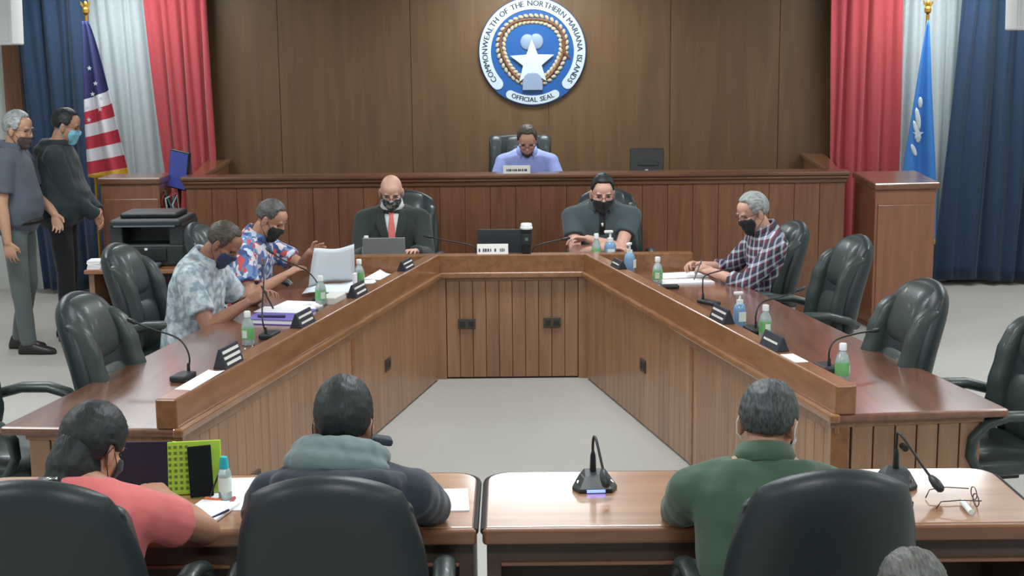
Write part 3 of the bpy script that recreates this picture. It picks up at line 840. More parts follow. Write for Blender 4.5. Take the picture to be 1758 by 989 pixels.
t = thing('monitor', 'tilted flat screen with blue picture against the red curtain', 'monitor', (-2.64, 11.2, 0.86))
Rm = Euler((0.0, R_(9), R_(-26))).to_matrix()
c = Vector((-2.66, 11.22, 1.235))
MB().box(c, (0.19, 0.03, 0.31), Rm).build('casing', 'dark_plastic', t, bevel=0.006)
MB().box(c + Rm @ Vector((0, -0.0165, 0.0)), (0.172, 0.004, 0.29), Rm).build('screen', 'blue_screen', t)
MB().tube([c + Rm @ Vector((0, 0.02, -0.1)), (-2.68, 11.24, 0.95), (-2.685, 11.22, 0.866)], 0.016, 8).build('stand', 'dark_plastic', t, smooth=True)
MB().bb(-2.75, -2.62, 11.13, 11.3, 0.861, 0.875).build('foot', 'dark_plastic', t, bevel=0.004)

# chairman's monitor
t = thing('monitor', 'black monitor seen from behind on the raised bench', 'monitor', (1.12, 11.45, 1.02))
Rm = Euler((R_(-8), 0, R_(-8))).to_matrix(); c = Vector((1.11, 11.42, 1.265))
MB().box(c, (0.275, 0.035, 0.19), Rm).build('casing', 'dark_plastic', t, bevel=0.008)
MB().box(c + Rm @ Vector((0.01, -0.02, -0.03)), (0.17, 0.02, 0.035), Rm).build('rear_vent', 'black_plastic', t, bevel=0.004)
MB().box(c + Rm @ Vector((0, -0.021, -0.085)), (0.025, 0.01, 0.014), Rm).build('badge', 'white_plastic', t)
MB().bb(1.09, 1.13, 11.42, 11.45, 1.03, 1.2).build('stand', 'dark_plastic', t)
MB().bb(1.01, 1.21, 11.36, 11.52, 1.021, 1.035).build('foot', 'dark_plastic', t, bevel=0.004)

# ------------------------------------------------------------------ name plates
mat('plate_dark', (38, 44, 54), 0.4); mat('plate_cream', (214, 212, 206), 0.5); mat('ink', (52, 56, 70), 0.7)
def nameplate(label, loc, rotz, w=0.20, h=0.075, cream=False, lines=3):
    t = thing('name_plate', label, 'name plate', (0, 0, 0), 'name plates')
    if cream:
        MB().extr([(-w / 2, 0.03, 0), (-w / 2, -0.03, 0), (-w / 2, -0.006, h), (-w / 2, 0.006, h)], (w, 0, 0), None).build('plate', 'plate_cream', t, bevel=0.002)
        rnd = random.Random(int(loc[0] * 100)); x = -w * 0.42
        R = Matrix.Rotation(R_(-18), 3, 'X')
        while x < w * 0.42:
            b = rnd.uniform(0.006, 0.014)
            if rnd.random() > 0.12:
                MB().box((x, -0.0215, h * 0.42), (b, 0.002, h * rnd.uniform(0.26, 0.36)), R).build('letter', 'ink', t)
            x += b + 0.005
    else:
        MB().extr([(-w / 2, 0.03, 0), (-w / 2, -0.03, 0), (-w / 2, -0.004, h), (-w / 2, 0.004, h)], (w, 0, 0), None).build('plate', 'plate_dark', t, bevel=0.002)
        for k in range(lines):
            f = (k + 0.75) / (lines + 0.5)
            y = -0.03 + 0.026 * f
            MB().box((0, y - 0.001, h * f), (w * (0.86 - 0.1 * (k == 0)), 0.003, h * 0.15), Matrix.Rotation(R_(-19), 3, 'X')).build('text_line', 'plate_cream', t)
    t.location = loc; t.rotation_euler = (0, 0, rotz)
    return t
aL, aR = R_(90 - 12.1), R_(-90 + 12.1)
def railL(y, o=0.045): return (-(inn(y) + o), y, RZ)
def railR(y, o=0.045): return ((inn(y) + o), y, RZ)
nameplate('dark name plate with white lines near the end of the rail', railL(5.84), aL, 0.19, 0.085, lines=3)
nameplate('dark name plate before the man in the pale grey shirt', railL(6.72), aL, 0.2, 0.07, lines=2)
nameplate('dark name plate below the held up newspaper', railL(7.55), aL, 0.2, 0.07, lines=2)
nameplate('dark name plate beside the loose papers, nearest the suit man', railL(8.47), aL, 0.2, 0.06, lines=2)
nameplate('cream name plate with dark lettering on the centre desk rail', (-0.125, 9.115, RZ - 0.004), 0, 0.205, 0.065, cream=True)
nameplate('small dark name plate nearest the polo man', railR(8.45), aR, 0.17, 0.05, lines=1)
nameplate('dark and white name plate beside the blue pump bottle', railR(6.72), aR, 0.2, 0.07, lines=2)
nameplate('dark name plate with a paper slip before it on the rail', railR(6.08), aR, 0.2, 0.065, lines=1)
nameplate('white name plate on the raised bench before the chairman', (0.045, 10.86, 1.215), 0, 0.21, 0.06, cream=True)

# ------------------------------------------------------------------ bottles
mat('clear_bottle', (206, 222, 222), 0.15, trans=0.55); mat('green_label', (112, 176, 112), 0.5); mat('pale_label', (214, 226, 216), 0.5)
mat('blue_gel', (134, 176, 214), 0.2, trans=0.3); mat('teal_cap', (40, 176, 190), 0.5)
def make_bottle(green, cap='white_plastic'):
    t = thing('water_bottle', 'bottle', 'bottle', (0, 0, 0), 'small drinking water bottles')
    MB().lathe([(0.024, 0), (0.028, 0.006), (0.028, 0.035), (0.026, 0.05), (0.028, 0.062), (0.028, 0.085), (0.022, 0.105), (0.012, 0.122), (0.012, 0.132)], n=14).build('body', 'clear_bottle', t, smooth='all')
    s = MB().lathe([(0.0285, 0.028), (0.0288, 0.03), (0.0288, 0.078), (0.0285, 0.08)], n=14); s.build('label', green, t, smooth=True)
    s = MB(); s.sheet([[(0.0295 * math.cos(a), 0.0295 * math.sin(a), z) for a in [R_(-150 + 12 * i) for i in range(5)]] for z in (0.036, 0.07)], 0.0005); s.build('label_panel', 'pale_label', t)
    MB().lathe([(0.0145, 0.126), (0.0145, 0.15), (0.012, 0.153)], n=12).build('cap', cap, t, smooth=True)
    return t
b0 = make_bottle('green_label')
blist = [((-1.315, 6.82, DZ), 0.2, 'small green label bottle standing alone on the grey shirt side'),
         ((-1.10, 7.92, DZ), 1.2, 'small green label bottle beside the crumpled tissue'),
         ((-0.945, 8.55, DZ), 2.2, 'small green label bottle at the edge of the newspaper'),
         ((0.90, 8.53, DZ), 0.5, 'small green label bottle beside the plaid man\'s papers'),
         ((1.265, 6.86, DZ), 0.9, 'small green label bottle between blue pump and dark name plate'),
         ((1.43, 5.92, DZ), 1.9, 'small green label bottle at the open end of the desk'),
         ((0.575, 9.40, DZ + 0.001), 2.6, 'small bottle in front of the polo man\'s elbow'),
         ((-0.985, 9.40, DZ), 2.9, 'small bottle before the silver laptop')]
for i, (l, r, lab) in enumerate(blist):
    if i == 0:
        b0.location = l; b0.rotation_euler = (0, 0, r); b0['label'] = lab; b = b0
    else: b = dup(b0, l, r, lab)
    b.scale = (1.12, 1.12, 1.12 if i < 6 else 1.35)
def pump(label, loc, rotz, sc=1.0):
    t = thing('pump_bottle', label, 'bottle', (0, 0, 0), 'hand sanitiser pump bottles')
    MB().lathe([(0.026, 0), (0.030, 0.006), (0.030, 0.085), (0.024, 0.105), (0.012, 0.112)], n=14).build('body', 'blue_gel', t, smooth='all')
    MB().lathe([(0.016, 0.11), (0.016, 0.128), (0.006, 0.13), (0.006, 0.155)], n=12).build('collar', 'white_plastic', t, smooth=True)
    MB().bb(-0.03, 0.014, -0.010, 0.010, 0.153, 0.167).build('nozzle', 'white_plastic', t, bevel=0.004)
    MB().bb(-0.018, 0.018, -0.0315, -0.029, 0.03, 0.075).build('label', 'pale_label', t)
    t.location = loc; t.rotation_euler = (0, 0, rotz); t.scale = (sc, sc, sc)
pump('blue hand gel pump bottle beside the dark and white name plate', (1.185, 7.16, DZ), 0.3, 1.12)
pump('blue hand gel pump bottle nearest the corner of the desk', (0.765, 8.98, DZ), 1.1, 1.2)
pump('blue gel pump bottle in front of the polo man', (0.67, 9.42, DZ), 0.1, 1.35)

# ------------------------------------------------------------------ gooseneck microphones
def gooseneck(label, loc, rotz, path, base=(0.075, 0.13, 0.028), head=0.011, r=0.0042, fancy=False, grp='gooseneck microphones'):
    t = thing('microphone', label, 'microphone', (0, 0, 0), grp)
    w, l, h = base
    if fancy:
        s = MB()
        lo = [(-w / 2, -l * 0.15), (-w * 0.36, -l / 2), (w * 0.36, -l / 2), (w / 2, -l * 0.15), (w * 0.30, l / 2), (-w * 0.30, l / 2)]
        hi = [(x * 0.62, y * 0.6 + l * 0.14) for x, y in lo]
        n = 6
        s.add([(x, y, 0) for x, y in lo] + [(x, y, 0.012) for x, y in lo] + [(x, y, h if y > 0 else h * 0.8) for x, y in hi],
              [tuple(range(n - 1, -1, -1)), tuple(range(2 * n, 3 * n))] + [(k, (k + 1) % n, n + (k + 1) % n, n + k) for k in range(n)] + [(n + k, n + (k + 1) % n, 2 * n + (k + 1) % n, 2 * n + k) for k in range(n)])
        s.build('base', 'black_plastic', t, bevel=0.003)
        MB().bb(-0.03, 0.03, -l / 2 - 0.003, -l / 2 + 0.004, 0.003, 0.012).build('status_light', 'mic_light', t)
        for sx in (-1, 1):
            MB().box((sx * w * 0.33, 0.0, h * 0.62), (0.004, l * 0.6, 0.004), Euler((R_(6), 0, sx * 0.25)).to_matrix()).build('trim', 'chrome', t)
        MB().lathe([(0.011, h - 0.004), (0.009, h + 0.05), (0.005, h + 0.065)], path[0][:2] + (0,), 10).build('neck_socket', 'dark_plastic', t, smooth=True)
    else:
        MB().bb(-w / 2, w / 2, -l / 2, l / 2, 0, h).build('base', 'black_plastic', t, bevel=0.008, seg=2)
        MB().lathe([(0.008, h - 0.003), (0.007, h + 0.03), (0.0045, h + 0.035)], path[0][:2] + (0,), 10).build('neck_socket', 'dark_plastic', t, smooth=True)
    # smooth the neck
    P = [Vector(p) for p in path]; Q = []
    for i in range(len(P) - 1):
        a = P[max(i - 1, 0)]; b = P[i]; c = P[i + 1]; d = P[min(i + 2, len(P) - 1)]
        for k in range(5):
            u = k / 5
            Q.append(0.5 * ((2 * b) + (c - a) * u + (2 * a - 5 * b + 4 * c - d) * u * u + (3 * b - a - 3 * c + d) * u ** 3))
    Q.append(P[-1])
    MB().tube(Q, r, 8).build('gooseneck', 'dark_plastic', t, smooth='all')
    d = (Q[-1] - Q[-2]).normalized()
    MB().tube([Q[-1] - d * 0.012, Q[-1], Q[-1] + d * 0.02, Q[-1] + d * 0.045, Q[-1] + d * 0.052], [head * 0.5, head * 0.8, head, head * 0.85, head * 0.4], 12).build('mic_head', 'black_plastic', t, smooth='all')
    t.location = loc; t.rotation_euler = (0, 0, rotz)
    return t
mat('mic_light', (120, 140, 230), 0.4, emit=(110, 130, 255), emit_s=2.5)
gooseneck('black hexagonal microphone stand in the middle of the front table', (0.262, 4.40, TZ), 0.05, [(0.0, 0.03, 0.03), (0.0, 0.032, 0.14), (0.006, 0.01, 0.165), (0.018, -0.06, 0.10), (0.022, -0.085, 0.075)], (0.148, 0.125, 0.05), 0.016, 0.0045, True, None)
gooseneck('black microphone stand with bent neck beside the folded glasses', (1.245, 4.40, TZ), -0.35, [(0.0, 0.03, 0.03), (0.0, 0.035, 0.14), (0.012, 0.02, 0.165), (0.10, -0.06, 0.075), (0.122, -0.08, 0.055)], (0.148, 0.125, 0.05), 0.016, 0.0045, True, None)
gooseneck('flat black desk microphone with long neck at the rail end', (-1.47, 6.08, DZ), R_(-12 + 180), [(0.0, -0.06, 0.03), (0.0, -0.07, 0.10), (0.05, -0.075, 0.17), (0.20, -0.12, 0.20), (0.30, -0.16, 0.22)])
gooseneck('desk microphone whose neck leans across the grey shirt man', (-1.24, 7.0, DZ), R_(-12), [(0, -0.05, 0.03), (-0.02, -0.04, 0.12), (-0.06, 0.10, 0.28), (-0.10, 0.20, 0.34)])
gooseneck('desk microphone with bent neck before the floral shirt man', (-1.12, 8.08, DZ), R_(-12), [(0, -0.02, 0.03), (-0.02, 0.0, 0.10), (-0.10, 0.03, 0.17), (-0.26, 0.08, 0.22), (-0.34, 0.11, 0.26)])
gooseneck('flat desk microphone with short neck before the plaid man', (1.12, 7.84, DZ), R_(32), [(0, 0.05, 0.03), (0.0, 0.055, 0.11), (0.03, 0.07, 0.15), (0.16, 0.09, 0.165), (0.22, 0.10, 0.165)], (0.06, 0.15, 0.02))
gooseneck('desk microphone with arched neck behind the middle green bottle', (1.235, 7.02, DZ), R_(12), [(0, -0.03, 0.03), (0.0, -0.03, 0.10), (0.04, -0.01, 0.155), (0.18, 0.05, 0.17), (0.28, 0.09, 0.19)])
gooseneck('desk microphone with arched neck at the open end of the desk', (1.41, 6.14, DZ), R_(12), [(0, -0.03, 0.03), (0.0, -0.03, 0.10), (0.04, -0.01, 0.14), (0.16, 0.05, 0.15), (0.26, 0.09, 0.15)])
gooseneck('desk microphone reaching from the suit man towards the dark laptop', (-0.24, 9.50, DZ), 0, [(0, 0.0, 0.03), (-0.01, 0.0, 0.10), (-0.06, 0.01, 0.125), (-0.22, 0.05, 0.15), (-0.32, 0.08, 0.17)])
gooseneck('desk microphone reaching from the dark laptop to the polo man', (0.14, 9.55, DZ), 0, [(0, 0.0, 0.03), (0.01, 0.0, 0.09), (0.06, 0.01, 0.115), (0.16, 0.03, 0.135), (0.215, 0.035, 0.145)])

# ------------------------------------------------------------------ laptops, cup
mat('laptop_silver', (150, 158, 160), 0.4, metal=0.3); mat('laptop_light', (196, 208, 212), 0.4); mat('laptop_dark', (58, 66, 72), 0.45)
def laptop(label, c, w, h, m, m2, tilt, rotz=0.0):
    """lid seen from behind, keyboard towards +y"""
    t = thing('laptop', label, 'laptop', c)
    R = Matrix.Rotation(rotz, 3, 'Z'); C0 = Vector(c)
    MB().box(C0 + R @ Vector((0, 0.115, 0.010)), (w, 0.22, 0.016), R).build('base', m2, t, bevel=0.004)
    MB().box(C0 + R @ Vector((0, 0.12, 0.0185)), (w * 0.86, 0.10, 0.003), R).build('keyboard', 'dark_plastic', t)
    L = R @ Matrix.Rotation(tilt, 3, 'X')
    MB().box(C0 + Vector((0, 0, 0.014)) + L @ Vector((0, 0, h / 2)), (w, 0.008, h), L).build('lid', m, t, bevel=0.003)
    MB().box(C0 + Vector((0, 0, 0.014)) + L @ Vector((0, 0.005, h / 2)), (w * 0.93, 0.003, h * 0.88), L).build('screen', 'dark_plastic', t)
    MB().box(C0 + R @ Vector((0, -0.003, 0.016)), (w * 0.8, 0.014, 0.014), R).build('hinge', m2, t)
laptop('silver laptop open before the man in the suit', (-0.86, 9.36, DZ), 0.285, 0.195, 'laptop_silver', 'laptop_light', R_(14), 0.03)
laptop('dark laptop open in the middle of the centre desk', (-0.055, 9.32, DZ), 0.345, 0.25, 'laptop_dark', 'laptop_dark', R_(12), -0.04)
t = thing('coffee_cup', 'dark paper coffee cup with white lid on the rail', 'cup', (0.098, 9.115, RZ - 0.004))
MB().lathe([(0.028, 0), (0.029, 0.004), (0.038, 0.165)], (0.098, 9.115, RZ - 0.004), 18).build('cup', 'dark_plastic', t, smooth=True)
MB().lathe([(0.041, 0.163), (0.042, 0.175), (0.038, 0.178), (0.037, 0.195), (0.034, 0.2)], (0.098, 9.115, RZ - 0.004), 18).build('lid', 'white_plastic', t, smooth=True)
MB().lathe([(0.0335, 0.06), (0.037, 0.062), (0.0395, 0.13), (0.037, 0.132)], (0.098, 9.115, RZ - 0.004), 18).build('sleeve', 'black_plastic', t, smooth=True)
MB().bb(0.088, 0.108, 9.074, 9.080, RZ + 0.085, RZ + 0.105).build('logo', 'grey_plastic', t)

# ------------------------------------------------------------------ papers
def sheet_paper(label, c, w, l, rotz, z, m='paper', name='paper_sheet', th=0.003, curl=0.0, group='loose papers'):
    R = Matrix.Rotation(rotz, 3, 'Z'); s = MB()
    rows = []
    for i in range(7):
        v = i / 6 - 0.5
        rows.append([Vector((c[0], c[1], z + th)) + R @ Vector((u * w, v * l, curl * (u * u * 4) * (0.4 + v))) for u in (-0.5, -0.25, 0, 0.25, 0.5)])
    s.sheet(rows, th)
    return solid(name, s, m, label, 'paper', (c[0], c[1], z), group, smooth=False)
mat('purple_cover', (110, 100, 176), 0.5); mat('navy_pen', (34, 38, 74), 0.4)
sheet_paper('white paper under the grey shirt man\'s hand', (-1.23, 7.85), 0.26, 0.34, R_(-14), DZ, th=0.006)
sheet_paper('white paper lying on the purple binder', (-1.27, 7.60), 0.27, 0.16, R_(-12), DZ + 0.03, th=0.004)
t = thing('binder', 'purple binder lying beside the dark name plate', 'binder', (-1.26, 7.50, DZ))
Rb = Matrix.Rotation(R_(-12), 3, 'Z')
MB().box((-1.26, 7.50, DZ + 0.027), (0.29, 0.34, 0.004), Rb).box((-1.26, 7.50, DZ + 0.003), (0.29, 0.34, 0.004), Rb).build('cover', 'purple_cover', t)
MB().box((-1.26, 7.50, DZ + 0.015), (0.275, 0.33, 0.02), Rb).build('pages', 'paper', t)
s = MB(); s.tube([(-1.37, 7.40, DZ + 0.037), (-1.22, 7.385, DZ + 0.037)], 0.007, 8)
solid('pen', s, 'navy_pen', 'dark blue marker on the purple binder', 'pen', (-1.30, 7.39, DZ + 0.03))
s = MB()
s.ell((-1.145, 7.72, DZ + 0.016), (0.045, 0.05, 0.016), None, 10, 6).ell((-1.11, 7.76, DZ + 0.02), (0.03, 0.03, 0.02), None, 9, 6)
solid('tissue', s, 'paper', 'crumpled white tissue beside a green label bottle', 'tissue', (-1.14, 7.74, DZ))
sheet_paper('white paper with folded corner below the silver laptop', (-0.83, 8.90), 0.17, 0.22, R_(-25), DZ, th=0.004, curl=0.03)
sheet_paper('small white note beside the folded corner paper', (-0.92, 8.72), 0.12, 0.14, R_(12), DZ, th=0.003)
sheet_paper('crumpled strip of paper on the near end of the rail', (-(inn(5.55) + 0.042), 5.55), 0.07, 0.33, R_(-12), RZ, th=0.002, curl=0.006)
sheet_paper('white paper with ruled edge under the plaid man\'s hand', (1.08, 8.86), 0.30, 0.22, R_(14), DZ, th=0.004)
sheet_paper('white pad of paper nearest the plaid man\'s bottle', (1.08, 8.58), 0.33, 0.16, R_(8), DZ, th=0.012)
sheet_paper('pinkish paper slip on the rail before a name plate', ((inn(5.86) + 0.042), 5.86), 0.06, 0.16, R_(12), RZ, th=0.002)
s = MB(); s.box((0.955, 8.37, DZ + 0.012), (0.12, 0.05, 0.024), (0, 0, 0.1))
solid('glasses_case', s, 'black_plastic', 'dark case beside the plaid man\'s bottle', 'case', (0.955, 8.37, DZ), bevel=0.01)
# open newspaper held up by the man in the floral shirt
mat('newsprint', (214, 222, 230), 0.85)
rows = []
for i in range(9):
    v = i / 8
    row = []
    for j in range(9):
        u = j / 8
        x = -1.235 + 0.285 * u + 0.045 * v * (1 - u)
        y = 8.36 + 0.03 * math.sin(3 * u) - 0.06 * v + 0.05 * v * v
        z = DZ + 0.025 + 0.055 * u + v * (0.235 - 0.03 * u) + 0.012 * math.sin(5 * u + 2 * v)
        row.append((x, y, z))
    rows.append(row)
s = MB(); s.sheet(rows, 0.002)
t = thing('newspaper', 'open newspaper held up by the man in the floral shirt', 'newspaper', (-1.1, 8.36, DZ))
s.build('page', 'newsprint', t, smooth='all')
rows = [[(-1.245 + 0.30 * u, 8.37 - 0.20 * v * (1 - 0.3 * u), DZ + 0.022 + 0.05 * u * (1 - v) + 0.008 * math.sin(6 * u)) for u in [k / 6 for k in range(7)]] for v in [k / 4 for k in range(5)]]
s = MB(); s.sheet(rows, 0.003); s.build('lower_page', 'newsprint', t, smooth='all')
s = MB(); s.box((-1.045, 8.02, DZ + 0.02), (0.10, 0.20, 0.04), (0, 0, R_(-12)))
solid('folder', s, 'plate_cream', 'cream folder standing behind the dark name plate', 'folder', (-1.045, 8.02, DZ), bevel=0.003)
s = MB(); s.box((-0.925, 8.13, DZ + 0.075), (0.012, 0.05, 0.15), (0, 0, R_(-12)))
solid('card', s, 'paper', 'upright white card beside the newspaper', 'card', (-0.925, 8.13, DZ))
# green and white carton on the empty chair seat
s = MB(); s.bb(-0.035, 0.035, -0.03, 0.03, 0, 0.16)
t = thing('carton', 'green and white drink carton on the grey shirt man\'s chair', 'carton', (-1.83, 7.62, 0.50))
MB().bb(-1.865, -1.835, 7.59, 7.65, 0.50, 0.62).build('front', 'green_label', t)
MB().bb(-1.835, -1.79, 7.59, 7.65, 0.50, 0.615).build('side', 'white_plastic', t)

# ------------------------------------------------------------------ things on the front tables
mat('lime', (168, 206, 62), 0.6); mat('lime_dark', (96, 120, 44), 0.7); mat('tablet_black', (20, 26, 26), 0.7, spec=0.15); mat('tablet_navy', (26, 28, 50), 0.35)
t = thing('tablet', 'dark tablet screen standing in a lime green case', 'tablet', (-1.22, 4.38, TZ))
Lm = Matrix.Rotation(R_(-12), 3, 'X')
c = Vector((-1.215, 4.36, TZ + 0.002))
MB().box(c + Lm @ Vector((0.0, 0.008, 0.085)), (0.235, 0.012, 0.175), Lm).build('case', 'lime', t, bevel=0.004)
MB().box(c + Lm @ Vector((-0.006, 0.0, 0.087)), (0.228, 0.008, 0.172), Lm).build('screen', 'tablet_navy', t, bevel=0.003)
t = thing('tablet_case', 'lime green perforated case propped beside the tablet', 'case', (-1.04, 4.36, TZ))
c = Vector((-1.035, 4.37, TZ + 0.002))
L2 = Matrix.Rotation(R_(8), 3, 'Z') @ Lm
cs = MB().box(c + L2 @ Vector((0, 0, 0.085)), (0.17, 0.012, 0.172), L2).build('panel', 'lime', t, bevel=0.003)
hole = MB().box((0, 0, 0), (0.009, 0.003, 0.009)).mesh('hole'); hole.materials.append(MATS['lime_dark'])
for i in range(4):
    for j in range(8):
        o = bpy.data.objects.new('perforation', hole); link(o, cs)
        o.location = c + L2 @ Vector((-0.078 + 0.018 * i, -0.0065, 0.02 + 0.019 * j)) - root_loc(cs)
        o.rotation_euler = L2.to_euler()
MB().box(c + L2 @ Vector((0.022, -0.045, 0.075)), (0.075, 0.01, 0.165), Matrix.Rotation(R_(20), 3, 'Z') @ Matrix.Rotation(R_(-10), 3, 'X')).build('cover_flap', 'tablet_black', t, bevel=0.003)
MB().tube([c + Vector((0.09, -0.02, 0.09)), c + Vector((0.10, -0.06, 0.003)), c + Vector((0.06, -0.075, 0.003)), c + Vector((0.09, -0.02, 0.09))], 0.004, 6).build('kickstand', 'dark_plastic', t)
t = thing('water_bottle', 'clear water bottle with turquoise cap beside the tablet cases', 'bottle', (-0.925, 4.31, TZ))
MB().lathe([(0.020, 0), (0.0215, 0.005), (0.0215, 0.09), (0.016, 0.105), (0.011, 0.11)], (-0.925, 4.31, TZ), 14).build('body', 'clear_bottle', t, smooth='all')
MB().lathe([(0.0218, 0.03), (0.022, 0.032), (0.022, 0.075), (0.0218, 0.077)], (-0.925, 4.31, TZ), 14).build('label', 'pale_label', t, smooth=True)
MB().lathe([(0.0155, 0.104), (0.0155, 0.12), (0.011, 0.142), (0.008, 0.144)], (-0.925, 4.31, TZ), 12).build('cap', 'teal_cap', t, smooth=True)
mat('orange_plastic', (236, 120, 72), 0.5)
s = MB(); s.tube([(-0.985, 4.29, TZ + 0.008), (-0.935, 4.275, TZ + 0.008)], [0.009, 0.007], 8)
solid('highlighter', s, 'orange_plastic', 'orange highlighter lying beside the turquoise capped bottle', 'pen', (-0.96, 4.28, TZ))
s = MB(); s.tube([(-0.90, 4.255, TZ + 0.006), (-0.897, 4.31, TZ + 0.006)], 0.006, 8)
solid('marker', s, 'red_cloth', 'small red capped marker at the foot of the bottle', 'pen', (-0.90, 4.28, TZ))
sheet_paper('white papers spread on the woman\'s table', (-0.87, 4.37), 0.24, 0.34, R_(4), TZ, th=0.002)
sheet_paper('white notepad under the woman\'s forearm', (-0.955, 4.17), 0.13, 0.20, R_(-14), TZ + 0.003, th=0.008)
s = MB(); s.tube([(-0.96, 4.05, TZ + 0.006), (-0.885, 4.16, TZ + 0.016)], 0.004, 8)
solid('pen', s, 'navy_pen', 'dark pen lying on the woman\'s notepad', 'pen', (-0.92, 4.1, TZ))
sheet_paper('white papers beside the hooded jacket man\'s elbow', (-0.185, 4.28), 0.08, 0.22, R_(3), TZ, th=0.004)
t = thing('phone', 'white framed phone standing above the dark tablet', 'phone', (-1.30, 4.49, TZ))
MB().bb(-1.345, -1.265, 4.48, 4.49, TZ, TZ + 0.145).build('frame', 'white_plastic', t, bevel=0.004)
MB().bb(-1.338, -1.272, 4.477, 4.481, TZ + 0.01, TZ + 0.135).build('screen', 'grey_plastic', t)
MB().bb(-1.33, -1.28, 4.49, 4.54, TZ, TZ + 0.02).build('foot', 'dark_plastic', t)
# folded spectacles on the table
mat('wire', (70, 62, 66), 0.4, metal=0.5)
t = thing('eyeglasses', 'thin framed eyeglasses lying folded open on the front table', 'eyeglasses', (1.40, 4.22, TZ))
g = Vector((1.445, 4.21, TZ + 0.02))
for sx in (-1, 1):
    MB().tube([g + Vector((sx * 0.008, sx * 0.034 + 0.028 * math.cos(a), 0.019 * math.sin(a) )) for a in [2 * PI * k / 16 for k in range(17)]], 0.0017, 6).build('rim', 'wire', t, smooth='all')
    MB().tube([g + Vector((0, sx * 0.062, 0.006)), g + Vector((-0.07, sx * 0.066, 0.010)), g + Vector((-0.125, sx * 0.06, 0.004)), g + Vector((-0.142, sx * 0.055 - 0.015, -0.016))], 0.0018, 6).build('temple', 'wire', t, smooth='all')
MB().tube([g + Vector((-0.008, -0.008, 0.006)), g + Vector((0, 0, 0.01)), g + Vector((0.008, 0.008, 0.006))], 0.0017, 6).build('bridge', 'wire', t, smooth='all')
s = MB(); s.tube([(1.395, 4.09, TZ + 0.009), (1.40, 4.19, TZ + 0.009)], 0.009, 10)
solid('glue_stick', s, 'white_plastic', 'small white tube lying beside the eyeglasses', 'tube', (1.40, 4.14, TZ))

# ------------------------------------------------------------------ people
def capsule(s, p0, p1, r0, r1, n=12, flat0=False, flat1=False):
    p0, p1 = Vector(p0), Vector(p1); d = (p1 - p0)
    if d.length < 1e-5: d = Vector((0, 0, 1e-4))
    d.normalize()
    pts, rs = [], []
    if not flat0:
        for a in (80, 55, 28): pts.append(p0 - d * r0 * math.sin(R_(a))); rs.append(r0 * math.cos(R_(a)))
    pts += [p0, p1]; rs += [r0, r1]
    if not flat1:
        for a in (28, 55, 80): pts.append(p1 + d * r1 * math.sin(R_(a))); rs.append(r1 * math.cos(R_(a)))
    return s.tube(pts, rs, n)
def chain(s, pts, rs, n=12):
    for i in range(len(pts) - 1): capsule(s, pts[i], pts[i + 1], rs[i], rs[i + 1], n)
def loft(s, secs, n=20, p=2.4):
    vs = []
    for c, ax, ay, rx, ry in secs:
        for k in range(n):
            a = 2 * PI * k / n; ca, sa = math.cos(a), math.sin(a)
            x = math.copysign(abs(ca) ** (2 / p), ca); y = math.copysign(abs(sa) ** (2 / p), sa)
            vs.append(c + ax * x * rx + ay * y * ry)
    fs = [tuple(range(n - 1, -1, -1)), tuple(len(vs) - n + k for k in range(n))]
    for i in range(len(secs) - 1):
        for k in range(n): fs.append((i * n + k, i * n + (k + 1) % n, (i + 1) * n + (k + 1) % n, (i + 1) * n + k))
    return s.add(vs, fs)
def remeshed(s, name, m, parent, voxel=0.009, smooth=6, decim=None, wrinkle=0.0, wscale=9.0, seed=0.0, ndir=None):
    me = bpy.data.meshes.new('tmp'); me.from_pydata([tuple(v) for v in s.v], [], s.f)
    bm = bmesh.new(); bm.from_mesh(me); bmesh.ops.recalc_face_normals(bm, faces=bm.faces); bm.to_mesh(me); bm.free()
    o = bpy.data.objects.new('tmp', me); COL.objects.link(o)
    r = o.modifiers.new('r', 'REMESH'); r.mode = 'VOXEL'; r.voxel_size = voxel; r.adaptivity = 0
    if smooth:
        q = o.modifiers.new('s', 'SMOOTH'); q.factor = 0.5; q.iterations = smooth
    if decim:
        q = o.modifiers.new('d', 'DECIMATE'); q.ratio = decim
    dg = bpy.context.evaluated_depsgraph_get()
    out = bpy.data.meshes.new_from_object(o.evaluated_get(dg))
    bpy.data.objects.remove(o); bpy.data.meshes.remove(me)
    if wrinkle:
        nrm = [v.normal.copy() for v in out.vertices]
        for v, nn in zip(out.vertices, nrm):
            c = v.co
            f = noise.noise(Vector((c.x * wscale + seed, c.y * wscale, c.z * wscale * 0.7))) + 0.6 * noise.noise(Vector((c.x * wscale * 2.3, c.y * wscale * 2.3 + seed, c.z * wscale * 1.4)))
            v.co = c + nn * f * wrinkle
    for p in out.polygons: p.use_smooth = True
    out.name = name; out.materials.clear(); out.materials.append(MATS[m])
    ob = bpy.data.objects.new(name, out)
    return link(ob, parent)
def ik(S, W, a, b, pole):
    S, W, pole = Vector(S), Vector(W), Vector(pole)
    d = W - S; L = d.length
    if L > (a + b) * 0.995: d = d.normalized() * (a + b) * 0.995; W = S + d; L = d.length
    u = d.normalized(); x = (a * a - b * b + L * L) / (2 * L); h = math.sqrt(max(0, a * a - x * x))
    pv = pole - u * pole.dot(u); pv.normalize()
    return S + u * x + pv * h, W
